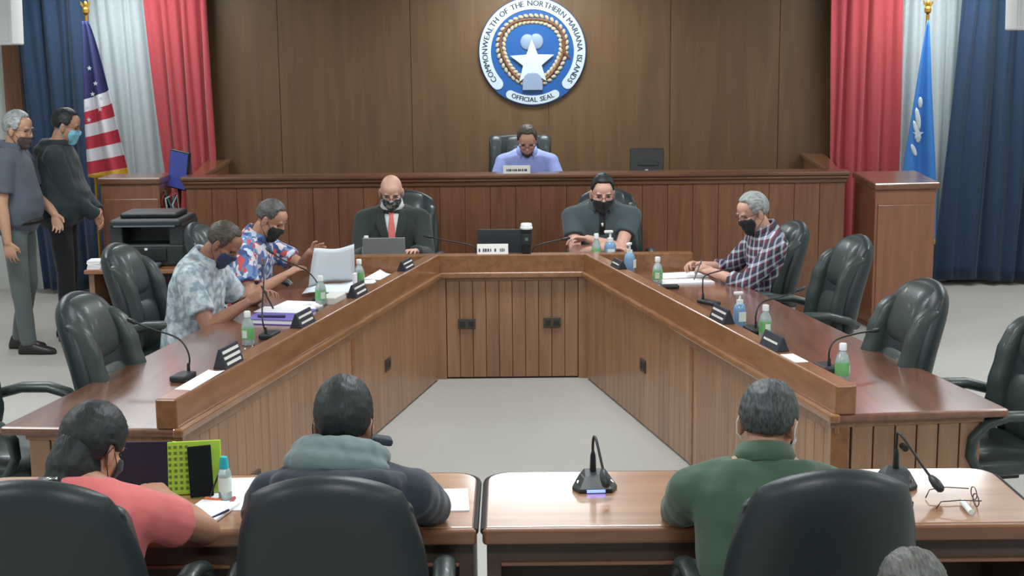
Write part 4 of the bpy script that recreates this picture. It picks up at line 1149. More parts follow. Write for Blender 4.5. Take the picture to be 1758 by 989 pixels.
def hand(s, w, fd, pn, side, curl=(25, 30, 20), sc=1.0, thumb=0.7):
    fd = Vector(fd).normalized(); pn = Vector(pn); pn = (pn - fd * pn.dot(fd)).normalized()
    th = fd.cross(pn) * (1 if side > 0 else -1)
    w = Vector(w)
    R = Matrix((th, fd, pn)).transposed()
    s.ell(w + fd * 0.05 * sc, (0.040 * sc, 0.055 * sc, 0.016 * sc), R, 14, 8)
    K = [(0.032, 0.088, 7), (0.0108, 0.092, 2.5), (-0.0105, 0.087, -2.5), (-0.031, 0.079, -8)]
    Ls = [0.070, 0.078, 0.072, 0.056]
    for (ox, oy, sp), L in zip(K, Ls):
        k = w + (th * ox + fd * oy) * sc
        capsule(s, w + (th * ox * 0.6 + fd * 0.02) * sc, k, 0.013 * sc, 0.0105 * sc, 10)
        d = (fd * math.cos(R_(sp)) + th * math.sin(R_(sp))).normalized(); p = k; a = 0; r = 0.0088
        ax = d.cross(pn)
        for seg, cu in zip((0.45, 0.30, 0.25), curl):
            a += cu
            dd = d * math.cos(R_(a)) + pn * math.sin(R_(a))
            q = p + dd * L * seg * sc
            capsule(s, p, q, r * sc, (r - 0.0008) * sc, 10); r -= 0.0008; p = q
    b = w + (fd * 0.022 + th * 0.026) * sc
    d1 = (fd * 0.75 + th * thumb + pn * 0.35).normalized(); d2 = (fd * 1.0 + th * 0.15 + pn * 0.35).normalized()
    m1 = b + d1 * 0.042 * sc; m2 = m1 + d2 * 0.034 * sc
    capsule(s, w + fd * 0.01 * sc, b, 0.016 * sc, 0.015 * sc, 10); capsule(s, b, m1, 0.0145 * sc, 0.011 * sc, 10); capsule(s, m1, m2, 0.011 * sc, 0.0085 * sc, 10)

SKIN = {}
for nm, col in (('tan', (182, 136, 112)), ('brown', (150, 106, 86)), ('fair', (214, 168, 150)), ('pink', (206, 160, 140)), ('olive', (184, 142, 116))):
    mat('skin_' + nm, col, 0.5, bump=(60, 0.05), spec=0.4)
def hair_mat(name, col, grey=None):
    m = mat(name, col, 0.5, spec=0.4)
    nt = m.node_tree; b = nt.nodes['Principled BSDF']
    tc = nt.nodes.new('ShaderNodeTexCoord'); mp = nt.nodes.new('ShaderNodeMapping'); mp.inputs['Scale'].default_value = (160, 26, 60)
    n = nt.nodes.new('ShaderNodeTexNoise'); n.inputs['Scale'].default_value = 1.0; n.inputs['Detail'].default_value = 4
    nt.links.new(tc.outputs['Object'], mp.inputs[0]); nt.links.new(mp.outputs[0], n.inputs['Vector'])
    cr = nt.nodes.new('ShaderNodeValToRGB'); a = srgb(col); g2 = srgb(grey) if grey else tuple(min(1, v * 1.7) for v in a[:3]) + (1,)
    cr.color_ramp.elements[0].position = 0.35; cr.color_ramp.elements[0].color = a
    cr.color_ramp.elements[1].position = 0.7; cr.color_ramp.elements[1].color = g2
    nt.links.new(n.outputs['Fac'], cr.inputs[0]); nt.links.new(cr.outputs[0], b.inputs['Base Color'])
    bp = nt.nodes.new('ShaderNodeBump'); bp.inputs['Strength'].default_value = 0.5; bp.inputs['Distance'].default_value = 0.004
    nt.links.new(n.outputs['Fac'], bp.inputs['Height']); nt.links.new(bp.outputs['Normal'], b.inputs['Normal'])
hair_mat('hair_black', (28, 32, 34)); hair_mat('hair_dark_grey', (62, 62, 60), (104, 104, 100)); hair_mat('hair_grey', (118, 124, 124), (176, 182, 180))
hair_mat('hair_brown', (58, 52, 46), (92, 84, 74)); hair_mat('hair_salt', (40, 44, 46), (86, 90, 92))
def cloth(name, col, rough=0.85): return mat(name, col, rough, sheen=0.15, bump=(22, 0.12))
cloth('jacket_navy', (42, 50, 62)); cloth('hood_grey', (112, 128, 130)); cloth('coral', (226, 118, 118)); cloth('green_jacket', (62, 86, 66)); cloth('suit', (44, 54, 52))
cloth('shirt_white', (214, 218, 220)); cloth('polo_charcoal', (66, 80, 84)); cloth('shirt_blue', (150, 164, 222)); cloth('polo_grey', (78, 86, 98)); cloth('hoodie', (30, 46, 50)); cloth('trousers_grey', (88, 98, 98)); cloth('trousers_black', (24, 26, 32))
cloth('mask_black', (28, 32, 34)); cloth('mask_navy', (44, 56, 92)); cloth('mask_blue', (130, 200, 222)); cloth('tie_coral', (222, 118, 112)); cloth('mask_brown', (78, 64, 62))
mat('shoe_dark', (44, 42, 42), 0.4); mat('eye_dark', (38, 30, 28), 0.4); mat('lens_frame', (62, 62, 66), 0.35, metal=0.4); mat('belt', (34, 32, 32), 0.5)
def ramp_mat(name, kind):
    m = bpy.data.materials.new(name); m.use_nodes = True; nt = m.node_tree; b = nt.nodes['Principled BSDF']; b.inputs['Roughness'].default_value = 0.85
    tc = nt.nodes.new('ShaderNodeTexCoord')
    N = nt.nodes.new; L = nt.links.new
    if kind == 'floral':
        no = N('ShaderNodeTexNoise'); no.inputs['Scale'].default_value = 9; no.inputs['Detail'].default_value = 2
        L(tc.outputs['Object'], no.inputs['Vector'])
        ad = N('ShaderNodeMixRGB'); ad.blend_type = 'ADD'; ad.inputs[0].default_value = 0.12
        L(tc.outputs['Object'], ad.inputs[1]); L(no.outputs['Color'], ad.inputs[2])
        v = N('ShaderNodeTexVoronoi'); v.inputs['Scale'].default_value = 32; L(ad.outputs[0], v.inputs['Vector'])
        sp = N('ShaderNodeSeparateColor'); L(v.outputs['Color'], sp.inputs[0])
        cr = N('ShaderNodeValToRGB'); cr.color_ramp.interpolation = 'CONSTANT'
        cols = [(0, (82, 108, 160)), (0.27, (200, 210, 224)), (0.46, (190, 82, 82)), (0.60, (112, 140, 184)), (0.76, (216, 208, 210)), (0.9, (60, 78, 126))]
        el = cr.color_ramp.elements
        el[0].position = 0; el[0].color = srgb(cols[0][1]); el[1].position = cols[1][0]; el[1].color = srgb(cols[1][1])
        for p_, c_ in cols[2:]:
            e = el.new(p_); e.color = srgb(c_)
        L(sp.outputs[0], cr.inputs[0]); L(cr.outputs[0], b.inputs['Base Color'])
    elif kind == 'speckle':
        v = N('ShaderNodeTexNoise'); v.inputs['Scale'].default_value = 26; v.inputs['Detail'].default_value = 3; L(tc.outputs['Object'], v.inputs['Vector'])
        cr = N('ShaderNodeValToRGB'); el = cr.color_ramp.elements
        el[0].position = 0.38; el[0].color = srgb((134, 150, 162)); el[1].position = 0.62; el[1].color = srgb((198, 208, 214))
        L(v.outputs['Fac'], cr.inputs[0]); L(cr.outputs[0], b.inputs['Base Color'])
    elif kind == 'mask':
        v = N('ShaderNodeTexVoronoi'); v.inputs['Scale'].default_value = 55; L(tc.outputs['Object'], v.inputs['Vector'])
        sp = N('ShaderNodeSeparateColor'); L(v.outputs['Color'], sp.inputs[0])
        cr = N('ShaderNodeValToRGB'); cr.color_ramp.interpolation = 'CONSTANT'; el = cr.color_ramp.elements
        el[0].position = 0; el[0].color = srgb((60, 66, 64)); el[1].position = 0.45; el[1].color = srgb((150, 156, 150)); e = el.new(0.75); e.color = srgb((96, 100, 104))
        L(sp.outputs[0], cr.inputs[0]); L(cr.outputs[0], b.inputs['Base Color'])
    else:
        # checked shirt: dark, red and pale bands both ways
        sx = N('ShaderNodeSeparateXYZ'); L(tc.outputs['Object'], sx.inputs[0])
        def M(op, a, bb):
            n = N('ShaderNodeMath'); n.operation = op
            for i, q in enumerate((a, bb)):
                if isinstance(q, (int, float)): n.inputs[i].default_value = q
                else: L(q, n.inputs[i])
            return n.outputs[0]
        u = M('MULTIPLY', M('ADD', M('MULTIPLY', sx.outputs[0], 0.8), M('MULTIPLY', sx.outputs[1], 1.0)), 19.0)
        w_ = M('MULTIPLY', M('ADD', sx.outputs[2], M('MULTIPLY', sx.outputs[1], 0.5)), 19.0)
        fu = M('LESS_THAN', M('FRACT', u, 0), 0.28); fw_ = M('LESS_THAN', M('FRACT', w_, 0), 0.28)
        ru = M('GREATER_THAN', M('FRACT', u, 0), 0.68); rw = M('GREATER_THAN', M('FRACT', w_, 0), 0.68)
        pale = M('ADD', fu, fw_); red = M('MULTIPLY', ru, rw)
        m1 = N('ShaderNodeMix'); m1.data_type = 'RGBA'; m1.inputs[6].default_value = srgb((62, 58, 76)); m1.inputs[7].default_value = srgb((128, 52, 62)); L(red, m1.inputs[0])
        pf = M('MULTIPLY', pale, 0.42)
        m2 = N('ShaderNodeMix'); m2.data_type = 'RGBA'; m2.inputs[7].default_value = srgb((206, 214, 228)); L(m1.outputs[2], m2.inputs[6]); L(pf, m2.inputs[0])
        L(m2.outputs[2], b.inputs['Base Color'])
    MATS[name] = m
ramp_mat('floral', 'floral'); ramp_mat('speckle', 'speckle'); ramp_mat('plaid', 'plaid'); ramp_mat('mask_camo', 'mask')

def hair_blob(Hm, style, th, m, parent, seed=0.0):
    """shell of hair over the skull; it dives under the skin outside the hairline"""
    c0 = Vector((0, -0.008, 0.040)); rad = (0.0775, 0.098, 0.0865)
    s = MB(); nu, nv = 56, 40
    def lerp(a, b, t): return a + (b - a) * max(0, min(1, t))
    front, side, back, topth = style
    rows = []
    for j in range(nv + 1):
        el = -PI / 2 + PI * j / nv
        row = []
        for k in range(nu):
            az = 2 * PI * k / nu - PI      # 0 = face
            d = Vector((math.sin(az) * math.cos(el), math.cos(az) * math.cos(el), math.sin(el)))
            r = 1 / math.sqrt((d.x / rad[0]) ** 2 + (d.y / rad[1]) ** 2 + (d.z / rad[2]) ** 2)
            A = abs(math.degrees(az)); E = math.degrees(el)
            line = lerp(front, side, (A - 42) / 20) if A < 90 else lerp(side, back, (A - 98) / 12)
            if 84 < A < 98: line = max(line, -12)   # clear the ear
            q = (E - line) / 7
            t = th + topth * max(0, math.sin(el)) ** 2
            t += 0.004 * noise.noise(Vector((d.x * 7 + seed, d.y * 7, d.z * 7))) + 0.002 * noise.noise(Vector((d.x * 22, d.y * 9 + seed, d.z * 9)))
            off = t if q > 1 else (-0.03 if q < 0 else lerp(-0.03, t, math.sin(q * PI / 2)))
            row.append(Hm @ (c0 + d * (r + off)))
        rows.append(row)
    vs = [p for r in rows for p in r]
    fs = [(i * nu + k, i * nu + (k + 1) % nu, (i + 1) * nu + (k + 1) % nu, (i + 1) * nu + k) for i in range(nv) for k in range(nu)]
    s.add(vs, fs)
    o = s.build('hair', m, parent, smooth='all'); weld(o)
    return o

def head_prims(s, Hm, sc, fat=0.0):
    H3 = Hm.to_3x3().normalized()
    P = lambda x, y, z: Hm @ Vector((x, y, z))
    E = lambda c, r, R=None: s.ell(P(*c), tuple(v * sc for v in r), H3 @ R if R is not None else H3, 18, 12)
    E((0, -0.008, 0.040), (0.077, 0.097, 0.086))
    E((0, 0.026, -0.028), (0.064 + fat, 0.066, 0.086))
    E((0, 0.020, -0.065), (0.054 + fat, 0.056, 0.052))
    E((0, 0.068, -0.098), (0.026, 0.022, 0.020))
    for sg in (-1, 1):
        E((sg * 0.040, 0.060, -0.022), (0.026 + fat * 0.5, 0.026, 0.028))
        E((sg * 0.081, -0.006, -0.002), (0.009, 0.020, 0.034), Matrix.Rotation(sg * 0.35, 3, 'Z'))
        E((sg * 0.079, -0.004, -0.026), (0.009, 0.012, 0.014))
    capsule(s, P(-0.036, 0.079, 0.032), P(0.036, 0.079, 0.032), 0.014 * sc, 0.014 * sc, 10)
    capsule(s, P(0, 0.088, 0.022), P(0, 0.104, -0.020), 0.010 * sc, 0.013 * sc, 10)
    E((0, 0.100, -0.026), (0.018, 0.013, 0.010))
    E((0, 0.084, -0.062), (0.024, 0.013, 0.011))
    E((0, 0.05, 0.055), (0.058, 0.045, 0.05))

def face_mask(Hm, sc, bvh, m, parent, z0=-0.004, z1=-0.122, az_max=68, name='face_mask', strap=True):
    inv = Hm.inverted()
    rows = []
    nr, nc = 12, 20
    for i in range(nr + 1):
        v = i / nr; z = z0 + (z1 - z0) * v
        row = []
        amax = az_max * (0.72 + 0.28 * math.sin(PI * min(1, v * 1.2 + 0.1)))
        for j in range(nc + 1):
            az = R_(-amax + 2 * amax * j / nc)
            d = Vector((math.sin(az), math.cos(az), 0))
            zc = z if v < 0.9 else z
            o_ = Hm @ (Vector((0, 0.01, zc)) + d * 0.25); tgt = Hm @ Vector((0, 0.01, zc))
            hit = bvh.ray_cast(o_, (tgt - o_).normalized(), 0.26 * sc)
            r = 0.05
            if hit[0] is not None: r = ((inv @ hit[0]) - Vector((0, 0.01, zc))).length
            row.append(r)
        rows.append(row)
    # tent shape: smooth and never inside the face
    sm = [r[:] for r in rows]
    for _ in range(5):
        nw = [r[:] for r in sm]
        for i in range(nr + 1):
            for j in range(1, nc):
                a = sm[max(i - 1, 0)][j] + sm[min(i + 1, nr)][j] + sm[i][j - 1] + sm[i][j + 1]
                nw[i][j] = max(rows[i][j], a / 4)
        sm = nw
    G = []
    for i in range(nr + 1):
        v = i / nr; z = z0 + (z1 - z0) * v
        amax = az_max * (0.72 + 0.28 * math.sin(PI * min(1, v * 1.2 + 0.1)))
        G.append([Hm @ (Vector((0, 0.01, z)) + Vector((math.sin(a), math.cos(a), 0)) * (sm[i][j] + 0.006 + (0.004 if 0.2 < v < 0.8 else 0))) for j, a in enumerate([R_(-amax + 2 * amax * jj / nc) for jj in range(nc + 1)])])
    s = MB(); s.sheet(G, 0.003)
    o = s.build(name, m, parent, smooth='all')
    if strap:
        for sg, j in ((-1, 0), (1, nc)):
            q = MB()
            e1 = Hm @ Vector((sg * 0.088, -0.010, 0.022)); e2 = Hm @ Vector((sg * 0.087, -0.018, -0.03))
            q.tube([G[2][j], e1, Hm @ Vector((sg * 0.088, -0.026, 0.0)), e2, G[10][j]], 0.0016, 6)
            q.build('ear_loop', m, o, smooth='all')
    return o
def spectacles(Hm, parent):
    s = MB()
    for sg in (-1, 1):
        s.tube([Hm @ Vector((sg * 0.034 + 0.025 * math.cos(a), 0.104 - abs(0.03 * (sg * 0.034 + 0.025 * math.cos(a))) * 3, 0.006 + 0.018 * math.sin(a))) for a in [2 * PI * k / 14 for k in range(15)]], 0.0016, 6)
        s.tube([Hm @ Vector((sg * 0.06, 0.096, 0.012)), Hm @ Vector((sg * 0.076, 0.07, 0.014)), Hm @ Vector((sg * 0.086, 0.0, 0.014)), Hm @ Vector((sg * 0.085, -0.02, 0.0))], 0.0016, 6)
    s.tube([Hm @ Vector((-0.01, 0.106, 0.010)), Hm @ Vector((0, 0.108, 0.013)), Hm @ Vector((0.01, 0.106, 0.010))], 0.0016, 6)
    return s.build('spectacles', 'lens_frame', parent, smooth='all')

def person(label, loc, rotz, sit=True, hip=0.55, lean=(5, 12), head=(10, 0, 0), sc=1.0, girth=1.0, belly=0.0, fat=0.0,
           wr=None, pole=None, fdir=None, pn=None, curl=None, skin='tan', top='polo_grey', sleeve='short', legs='trousers_black',
           hairm='hair_black', hair=(40, -26, -44, 0.012), hair_th=0.008, hair_on=True, mask=None, mask_z=(-0.004, -0.122), glasses=False, voxel=0.007, decim=0.45, wrink=0.004,
           foot_fwd=0.42, face=True, sh_w=0.185, knee_w=0.11, collar=None, collar_h=0.035, head_fwd=0.0, neck=0.10, stance=0.10, slv=0.72):
    seed = sum(map(ord, label)) % 97
    t = thing('person', label, 'person', (0, 0, 0), None)
    X = Vector((1, 0, 0)); S3 = sc
    base = Vector((0, 0, hip))
    def spine(tt):
        """point and frame at length tt (m) up the spine"""
        p = base.copy(); n = 12; L = 0.50 * S3
        ds = tt * S3 / n
        for i in range(n):
            u = (i + 0.5) / n * tt / 0.50
            a = R_(lean[0] + (lean[1] - lean[0]) * u)
            p += Vector((0, math.sin(a), math.cos(a))) * ds
        a = R_(lean[0] + (lean[1] - lean[0]) * tt / 0.50)
        return p, Vector((0, math.cos(a), -math.sin(a))), Vector((0, math.sin(a), math.cos(a)))
    SECT = [(-0.10, .12, .095, 0), (-0.03, .168, .118, 0), (0.06, .165, .115, .005), (0.15, .156, .110, .012), (0.24, .162, .112, .012), (0.33, .172, .114, .006), (0.40, .176, .105, 0), (0.455, .148, .088, -.006), (0.495, .105, .072, -.008), (0.53, .062, .060, -.004)]
    def torso(s, e, lo=-0.2, hi=1.0, flare=0.0):
        secs = []
        for tt, rx, ry, oy in SECT:
            if tt < lo or tt > hi: continue
            p, ay, u = spine(tt)
            bl = belly * math.exp(-((tt - 0.10) / 0.13) ** 2)
            secs.append((p + ay * (oy + bl * 0.6), X, ay, (rx * girth + bl * 0.35) * S3 + e, (ry * (0.4 + 0.6 * girth) + bl * 0.55) * S3 + e))
        loft(s, secs, 24)
    nb, nay, nup = spine(0.50)
    # head
    hr = Euler((R_(-head[0]), R_(head[2]), 0)).to_matrix(); hr = Matrix.Rotation(R_(head[1]), 3, 'Z') @ hr
    neck_top = nb + nup * (neck - 0.075) * S3 + Vector((0, 0.022 + head_fwd, 0.012)) * S3
    hc = neck_top + hr @ Vector((0, 0.015, 0.085)) * S3
    Hm = Matrix.Translation(hc) @ (hr * S3).to_4x4()
    # shoulders and arms
    sp_, say, sup = spine(0.425)
    wr = wr or {}; pole = pole or {}; fdir = fdir or {}; pn = pn or {}; curl = curl or {}
    A = {}
    for side in (1, -1):
        Sj = sp_ + X * side * sh_w * S3 * (0.55 + 0.45 * girth) + say * 0.012 - sup * 0.018
        W = Vector(wr.get(side, (side * 0.24, 0.30, hip + 0.22)))
        pl = Vector(pole.get(side, (side * 0.7, -0.5, -0.8)))
        el, W = ik(Sj, W, 0.295 * S3, 0.255 * S3, pl)
        A[side] = (Sj, el, W)
    # legs
    Lg = {}
    for side in (1, -1):
        hj = base + X * side * 0.085 * S3 + Vector((0, 0.01, -0.03))
        if sit:
            kn = Vector((side * knee_w, 0.42, hip - 0.03)); an = Vector((side * knee_w, foot_fwd, 0.085))
        else:
            kn = Vector((side * (stance * 0.9), 0.03, 0.50 * S3)); an = Vector((side * stance, 0.0 + foot_fwd * side, 0.085))
        Lg[side] = (hj, kn, an)
    # ---- body: one continuous surface
    s = MB()
    torso(s, -0.010)
    head_prims(s, Hm, S3, fat)
    capsule(s, nb - nup * 0.03, neck_top + hr @ Vector((0, -0.004, 0.03)) * S3, (0.060 + fat) * S3, (0.054 + fat) * S3, 16)
    for side in (1, -1):
        Sj, el, W = A[side]; g_ = 0.6 + 0.4 * girth
        capsule(s, sp_ + X * side * 0.08, Sj, 0.07 * S3, 0.056 * S3 * g_)
        capsule(s, Sj, el, 0.052 * S3 * g_, 0.041 * S3 * g_); capsule(s, el, el + (W - el) * 0.35, 0.042 * S3 * g_, 0.041 * S3 * g_); capsule(s, el + (W - el) * 0.35, W, 0.041 * S3 * g_, 0.027 * S3)
        fd = Vector(fdir.get(side, (W - el).normalized())); pv = Vector(pn.get(side, (0, 0, -1)))
        hand(s, W, fd, pv, side, curl.get(side, (18, 25, 18)), S3)
        hj, kn, an = Lg[side]
        capsule(s, hj, kn, 0.078 * S3, 0.052 * S3); capsule(s, kn, an, 0.050 * S3, 0.034 * S3)
        capsule(s, an, an + Vector((0, 0.13, -0.055)), 0.022, 0.016)
    body = remeshed(s, 'body', 'skin_' + skin, t, voxel, 4, decim)
    bvh = BVHTree.FromPolygons([v.co.copy() for v in body.data.vertices], [tuple(p.vertices) for p in body.data.polygons])
    # ---- top
    s = MB(); e = 0.016
    torso(s, e, -0.11, 0.50)
    for side in (1, -1):
        Sj, el, W = A[side]; g_ = 0.6 + 0.4 * girth
        capsule(s, sp_ + X * side * 0.08, Sj, 0.07 * S3 + e, 0.057 * S3 * g_ + e)
        if sleeve == 'short':
            capsule(s, Sj, Sj + (el - Sj) * slv, 0.055 * S3 * g_ + e, 0.050 * S3 * g_ + e * 1.5, 14, False, True)
        else:
            fr_ = 0.97 if sleeve == 'long' else 0.45
            ee = e if sleeve == 'long' else e
            capsule(s, Sj, el, 0.055 * S3 * g_ + ee, 0.047 * S3 * g_ + ee, 14)
            capsule(s, el, el + (W - el) * fr_, 0.047 * S3 * g_ + ee, (0.036 if sleeve == 'long' else 0.043) * S3 + ee, 14, False, True)
    topo = remeshed(s, 'top', top, t, 0.0095, 5, None, wrink, 9.0, seed)
    tb = BVHTree.FromPolygons([v.co.copy() for v in topo.data.vertices], [tuple(p.vertices) for p in topo.data.polygons])
    # ---- trousers and shoes
    s = MB(); torso(s, 0.012, -0.2, 0.10)
    for side in (1, -1):
        hj, kn, an = Lg[side]
        capsule(s, hj, kn, 0.092 * S3, 0.068 * S3, 14); capsule(s, kn, an + Vector((0, 0, -0.02)), 0.068 * S3, 0.056 * S3, 14, False, True)
    remeshed(s, 'trousers', legs, t, 0.012, 5, None, 0.005, 7.0, seed + 3)
    for side in (1, -1):
        an = Lg[side][2]
        s = MB(); rows = []
        secs = [(Vector((an.x, an.y - 0.075 + 0.27 * u, 0.035 - 0.012 * u + (0.018 if u < 0.35 else 0))), X, Vector((0, 0, 1)), w_, h_) for u, w_, h_ in ((0, .022, .022), (.08, .036, .034 + .016), (.3, .040, .05), (.55, .044, .036), (.8, .044, .026), (.95, .034, .02), (1.0, .016, .012))]
        secs = [(Vector((c.x, c.y, h + 0.001)), a, b, w, h) for c, a, b, w, h in secs]
        loft(s, secs, 14, 2.6); s.build('shoe', 'shoe_dark', t, smooth='all')
    # ---- hair, face, mask
    if hair_on: hair_blob(Hm, hair, hair_th, hairm, t, seed)
    if face:
        for sg in (-1, 1):
            for nm, zz, rz_, ry_, mm in (('eye', 0.008, 0.0042, 0.006, 'eye_dark'), ('eyebrow', 0.032, 0.0042, 0.006, hairm if hair_on else 'eye_dark')):
                tgt = Vector((sg * 0.033, 0, zz)); o_ = Hm @ Vector((sg * 0.033, 0.25, zz))
                h_ = bvh.ray_cast(o_, (Hm @ tgt - o_).normalized(), 0.3)
                if h_[0] is not None:
                    MB().ell(h_[0], (0.0155 * S3 if nm == 'eye' else 0.021 * S3, ry_ * S3, rz_ * S3), hr, 10, 6).build(nm, mm, t, smooth='all')
    if mask: face_mask(Hm, S3, bvh, mask, t, mask_z[0], mask_z[1])
    if glasses: spectacles(Hm, t)
    if collar:
        rows = []
        nk = nb + nup * 0.012
        for (rr, hh) in ((0.070, -0.012), (0.069, collar_h), (0.076, collar_h + 0.004), (0.098, -0.024)):
            row = []
            for k in range(25):
                a = R_(-150 + 300 * k / 24)      # open at the throat
                row.append(nk + X * math.sin(a) * (rr + fat) * S3 - nay * math.cos(a) * (rr + fat) * 1.02 * S3 + nup * (hh - 0.018 * (1 - math.cos(a)) * 0.5) * S3)
            rows.append(row)
        s = MB(); s.sheet(rows, 0.004); s.build('collar', collar, t, smooth='all')
    t.location = loc; t.rotation_euler = (0, 0, rotz)
    return dict(root=t, Hm=Hm, hr=hr, bvh=bvh, tb=tb, nb=nb, nup=nup, nay=nay, spine=spine, arms=A)

def patch(P, name, m, rows, off=0.004, th=0.003, sub=8, parent=None):
    """cloth piece laid on the front of the top: rows of ((x0,z),(x1,z)) are shot onto the chest from the front"""
    G = []
    for (x0, x1, z) in rows:
        row = []
        for k in range(sub + 1):
            x = x0 + (x1 - x0) * k / sub
            h = P['tb'].ray_cast(Vector((x, 1.2, z)), Vector((0, -1, 0)), 2.5)
            y = h[0].y if h[0] is not None else (row[-1].y if row else P['nb'].y + 0.08)
            row.append(Vector((x, y + off, z)))
        G.append(row)
    s = MB(); s.sheet(G, -th)
    s.f = [tuple(f) for f in s.f]
    off0 = P['root'].location.copy()
    me = s.mesh(name, 'all'); me.materials.append(MATS[m])
    return link(bpy.data.objects.new(name, me), parent or P['root'])

# ---- the people one by one; local +y is the way a person faces, +x the person's right
def to_local(loc, rotz, w):
    v = Vector((w[0] - loc[0], w[1] - loc[1], 0)); v = Matrix.Rotation(-rotz, 3, 'Z') @ v
    return Vector((v.x, v.y, w[2] - loc[2]))

# man in the hooded jacket, seen from behind
L0, r0_ = (-0.49, 3.74, 0), R_(1)
P = person('person in a dark hooded jacket seen from behind at front table', L0, r0_, hip=0.525, neck=0.07, lean=(6, 22), head=(18, -4, 0), sc=0.98, girth=1.12,
           wr={1: (0.10, 0.56, 0.80), -1: (-0.12, 0.54, 0.80)}, pole={1: (0.9, 0.1, -0.6), -1: (-0.95, 0.05, -0.6)},
           skin='tan', top='jacket_navy', sleeve='long', legs='trousers_black', hairm='hair_black', hair=(30, -20, -52, 0.022), hair_th=0.010, mask='mask_black', wrink=0.009, sh_w=0.19)
nb, nup, nay = P['nb'], P['nup'], P['nay']
def arc_round_neck(r, h, a0, a1, n=14, tilt=0.0, drop=0.0):
    out_ = []
    for k in range(n + 1):
        a = R_(a0 + (a1 - a0) * k / n)
        out_.append(nb + Vector((1, 0, 0)) * math.sin(a) * r * 1.25 - nay * math.cos(a) * r + nup * (h + tilt * math.sin(a)) + Vector((0, 0, -drop * math.cos(a))))
    return out_
s = MB(); pts = arc_round_neck(0.085, 0.02, -115, 100, 16, -0.01, 0.0); chain(s, pts, [0.03 + 0.018 * math.sin(PI * k / 16) for k in range(17)], 10)
pts = arc_round_neck(0.11, -0.015, -110, 60, 14, -0.015, 0.0); chain(s, pts, [0.022 + 0.02 * math.sin(PI * k / 14) for k in range(15)], 10)
remeshed(s, 'hood_lining', 'hood_grey', P['root'], 0.008, 5, None, 0.006, 16, 3)
s = MB(); pts = arc_round_neck(0.135, -0.06, -120, 105, 16, 0.0, 0.02); chain(s, pts, [0.025 + 0.026 * math.sin(PI * k / 16) for k in range(17)], 10)
remeshed(s, 'hood', 'jacket_navy', P['root'], 0.009, 5, None, 0.007, 14, 8)
s = MB(); s.box(nb + Vector((0.115, 0.02, 0.055)), (0.06, 0.05, 0.022), (0, R_(12), 0.2)); o = s.mesh('hood_toggle', bevel=0.008); o.materials.append(MATS['jacket_navy']); link(bpy.data.objects.new('hood_toggle', o), P['root'])

# man in the green jacket, seen from behind
P = person('person in a green jacket seen from behind at front table', (0.70, 3.72, 0), R_(-6), hip=0.525, neck=0.07, lean=(6, 22), head=(16, -22, 0), sc=0.98, girth=1.12,
           wr={1: (0.08, 0.56, 0.80), -1: (-0.12, 0.57, 0.80)}, pole={1: (0.9, 0.1, -0.6), -1: (-0.6, 0.1, -0.8)},
           skin='tan', top='green_jacket', sleeve='long', hairm='hair_salt', hair=(38, -18, -50, 0.006), hair_th=0.007, mask='shirt_white', wrink=0.009, collar='green_jacket', collar_h=0.030, sh_w=0.19)

# woman in coral, seen from behind
P = person('person in a coral top with black tied back hair, seen from behind', (-1.25, 3.70, 0), R_(-4), hip=0.50, neck=0.06, slv=0.55, lean=(8, 26), head=(26, -24, 0), sc=0.96, girth=1.12, fat=0.004,
           wr={1: (0.13, 0.50, 0.79), -1: (-0.12, 0.50, 0.78)}, pole={1: (1.0, 0.15, -0.6), -1: (-1.0, 0.0, -0.6)},
           skin='tan', top='coral', sleeve='short', hairm='hair_black', hair=(34, -22, -58, 0.014), hair_th=0.016, mask='mask_black', wrink=0.005, sh_w=0.185)
Hm = P['Hm']
s = MB(); chain(s, [Hm @ Vector((0, -0.06, 0.0)), Hm @ Vector((0, -0.085, -0.06)), Hm @ Vector((0.0, -0.105, -0.11)), P['nb'] + Vector((0, -0.13, -0.05)), P['nb'] + Vector((0, -0.14, -0.20))], [0.065, 0.06, 0.04, 0.045, 0.03], 14)
s.ell(Hm @ Vector((0, -0.05, -0.06)), (0.075, 0.07, 0.08))
remeshed(s, 'ponytail', 'hair_black', P['root'], 0.008, 5, None, 0.003, 30, 2)
s = MB(); s.tube([Hm @ Vector((-0.035, -0.14, -0.115)), Hm @ Vector((0.035, -0.143, -0.105))], 0.007, 8); me = s.mesh('hair_clip', 'all'); me.materials.append(MATS['chrome']); link(bpy.data.objects.new('hair_clip', me), P['root'])

# bald man in a suit
P = person('person in a dark suit with coral tie, bald, behind the silver laptop', (-0.86, 10.10, 0), R_(181), hip=0.56, lean=(2, 12), head=(26, 3, 0), sc=1.0, girth=1.06,
           wr={1: (0.16, 0.42, 0.77), -1: (-0.18, 0.44, 0.775)}, pole={1: (0.35, -0.3, -1), -1: (-0.35, -0.3, -1)}, skin='fair', top='suit', sleeve='long', hair_on=False, mask='mask_camo', glasses=True, wrink=0.003, sh_w=0.20, voxel=0.006)
nbz = P['nb'].z
patch(P, 'shirt_front', 'shirt_white', [(-0.052, 0.052, nbz - 0.015), (-0.05, 0.05, nbz - 0.06), (-0.04, 0.04, nbz - 0.12), (-0.025, 0.025, nbz - 0.19), (-0.01, 0.01, nbz - 0.25)], 0.004)
patch(P, 'tie', 'tie_coral', [(-0.018, 0.018, nbz - 0.035), (-0.014, 0.014, nbz - 0.065), (-0.022, 0.022, nbz - 0.13), (-0.028, 0.028, nbz - 0.24), (-0.026, 0.026, nbz - 0.34)], 0.010)
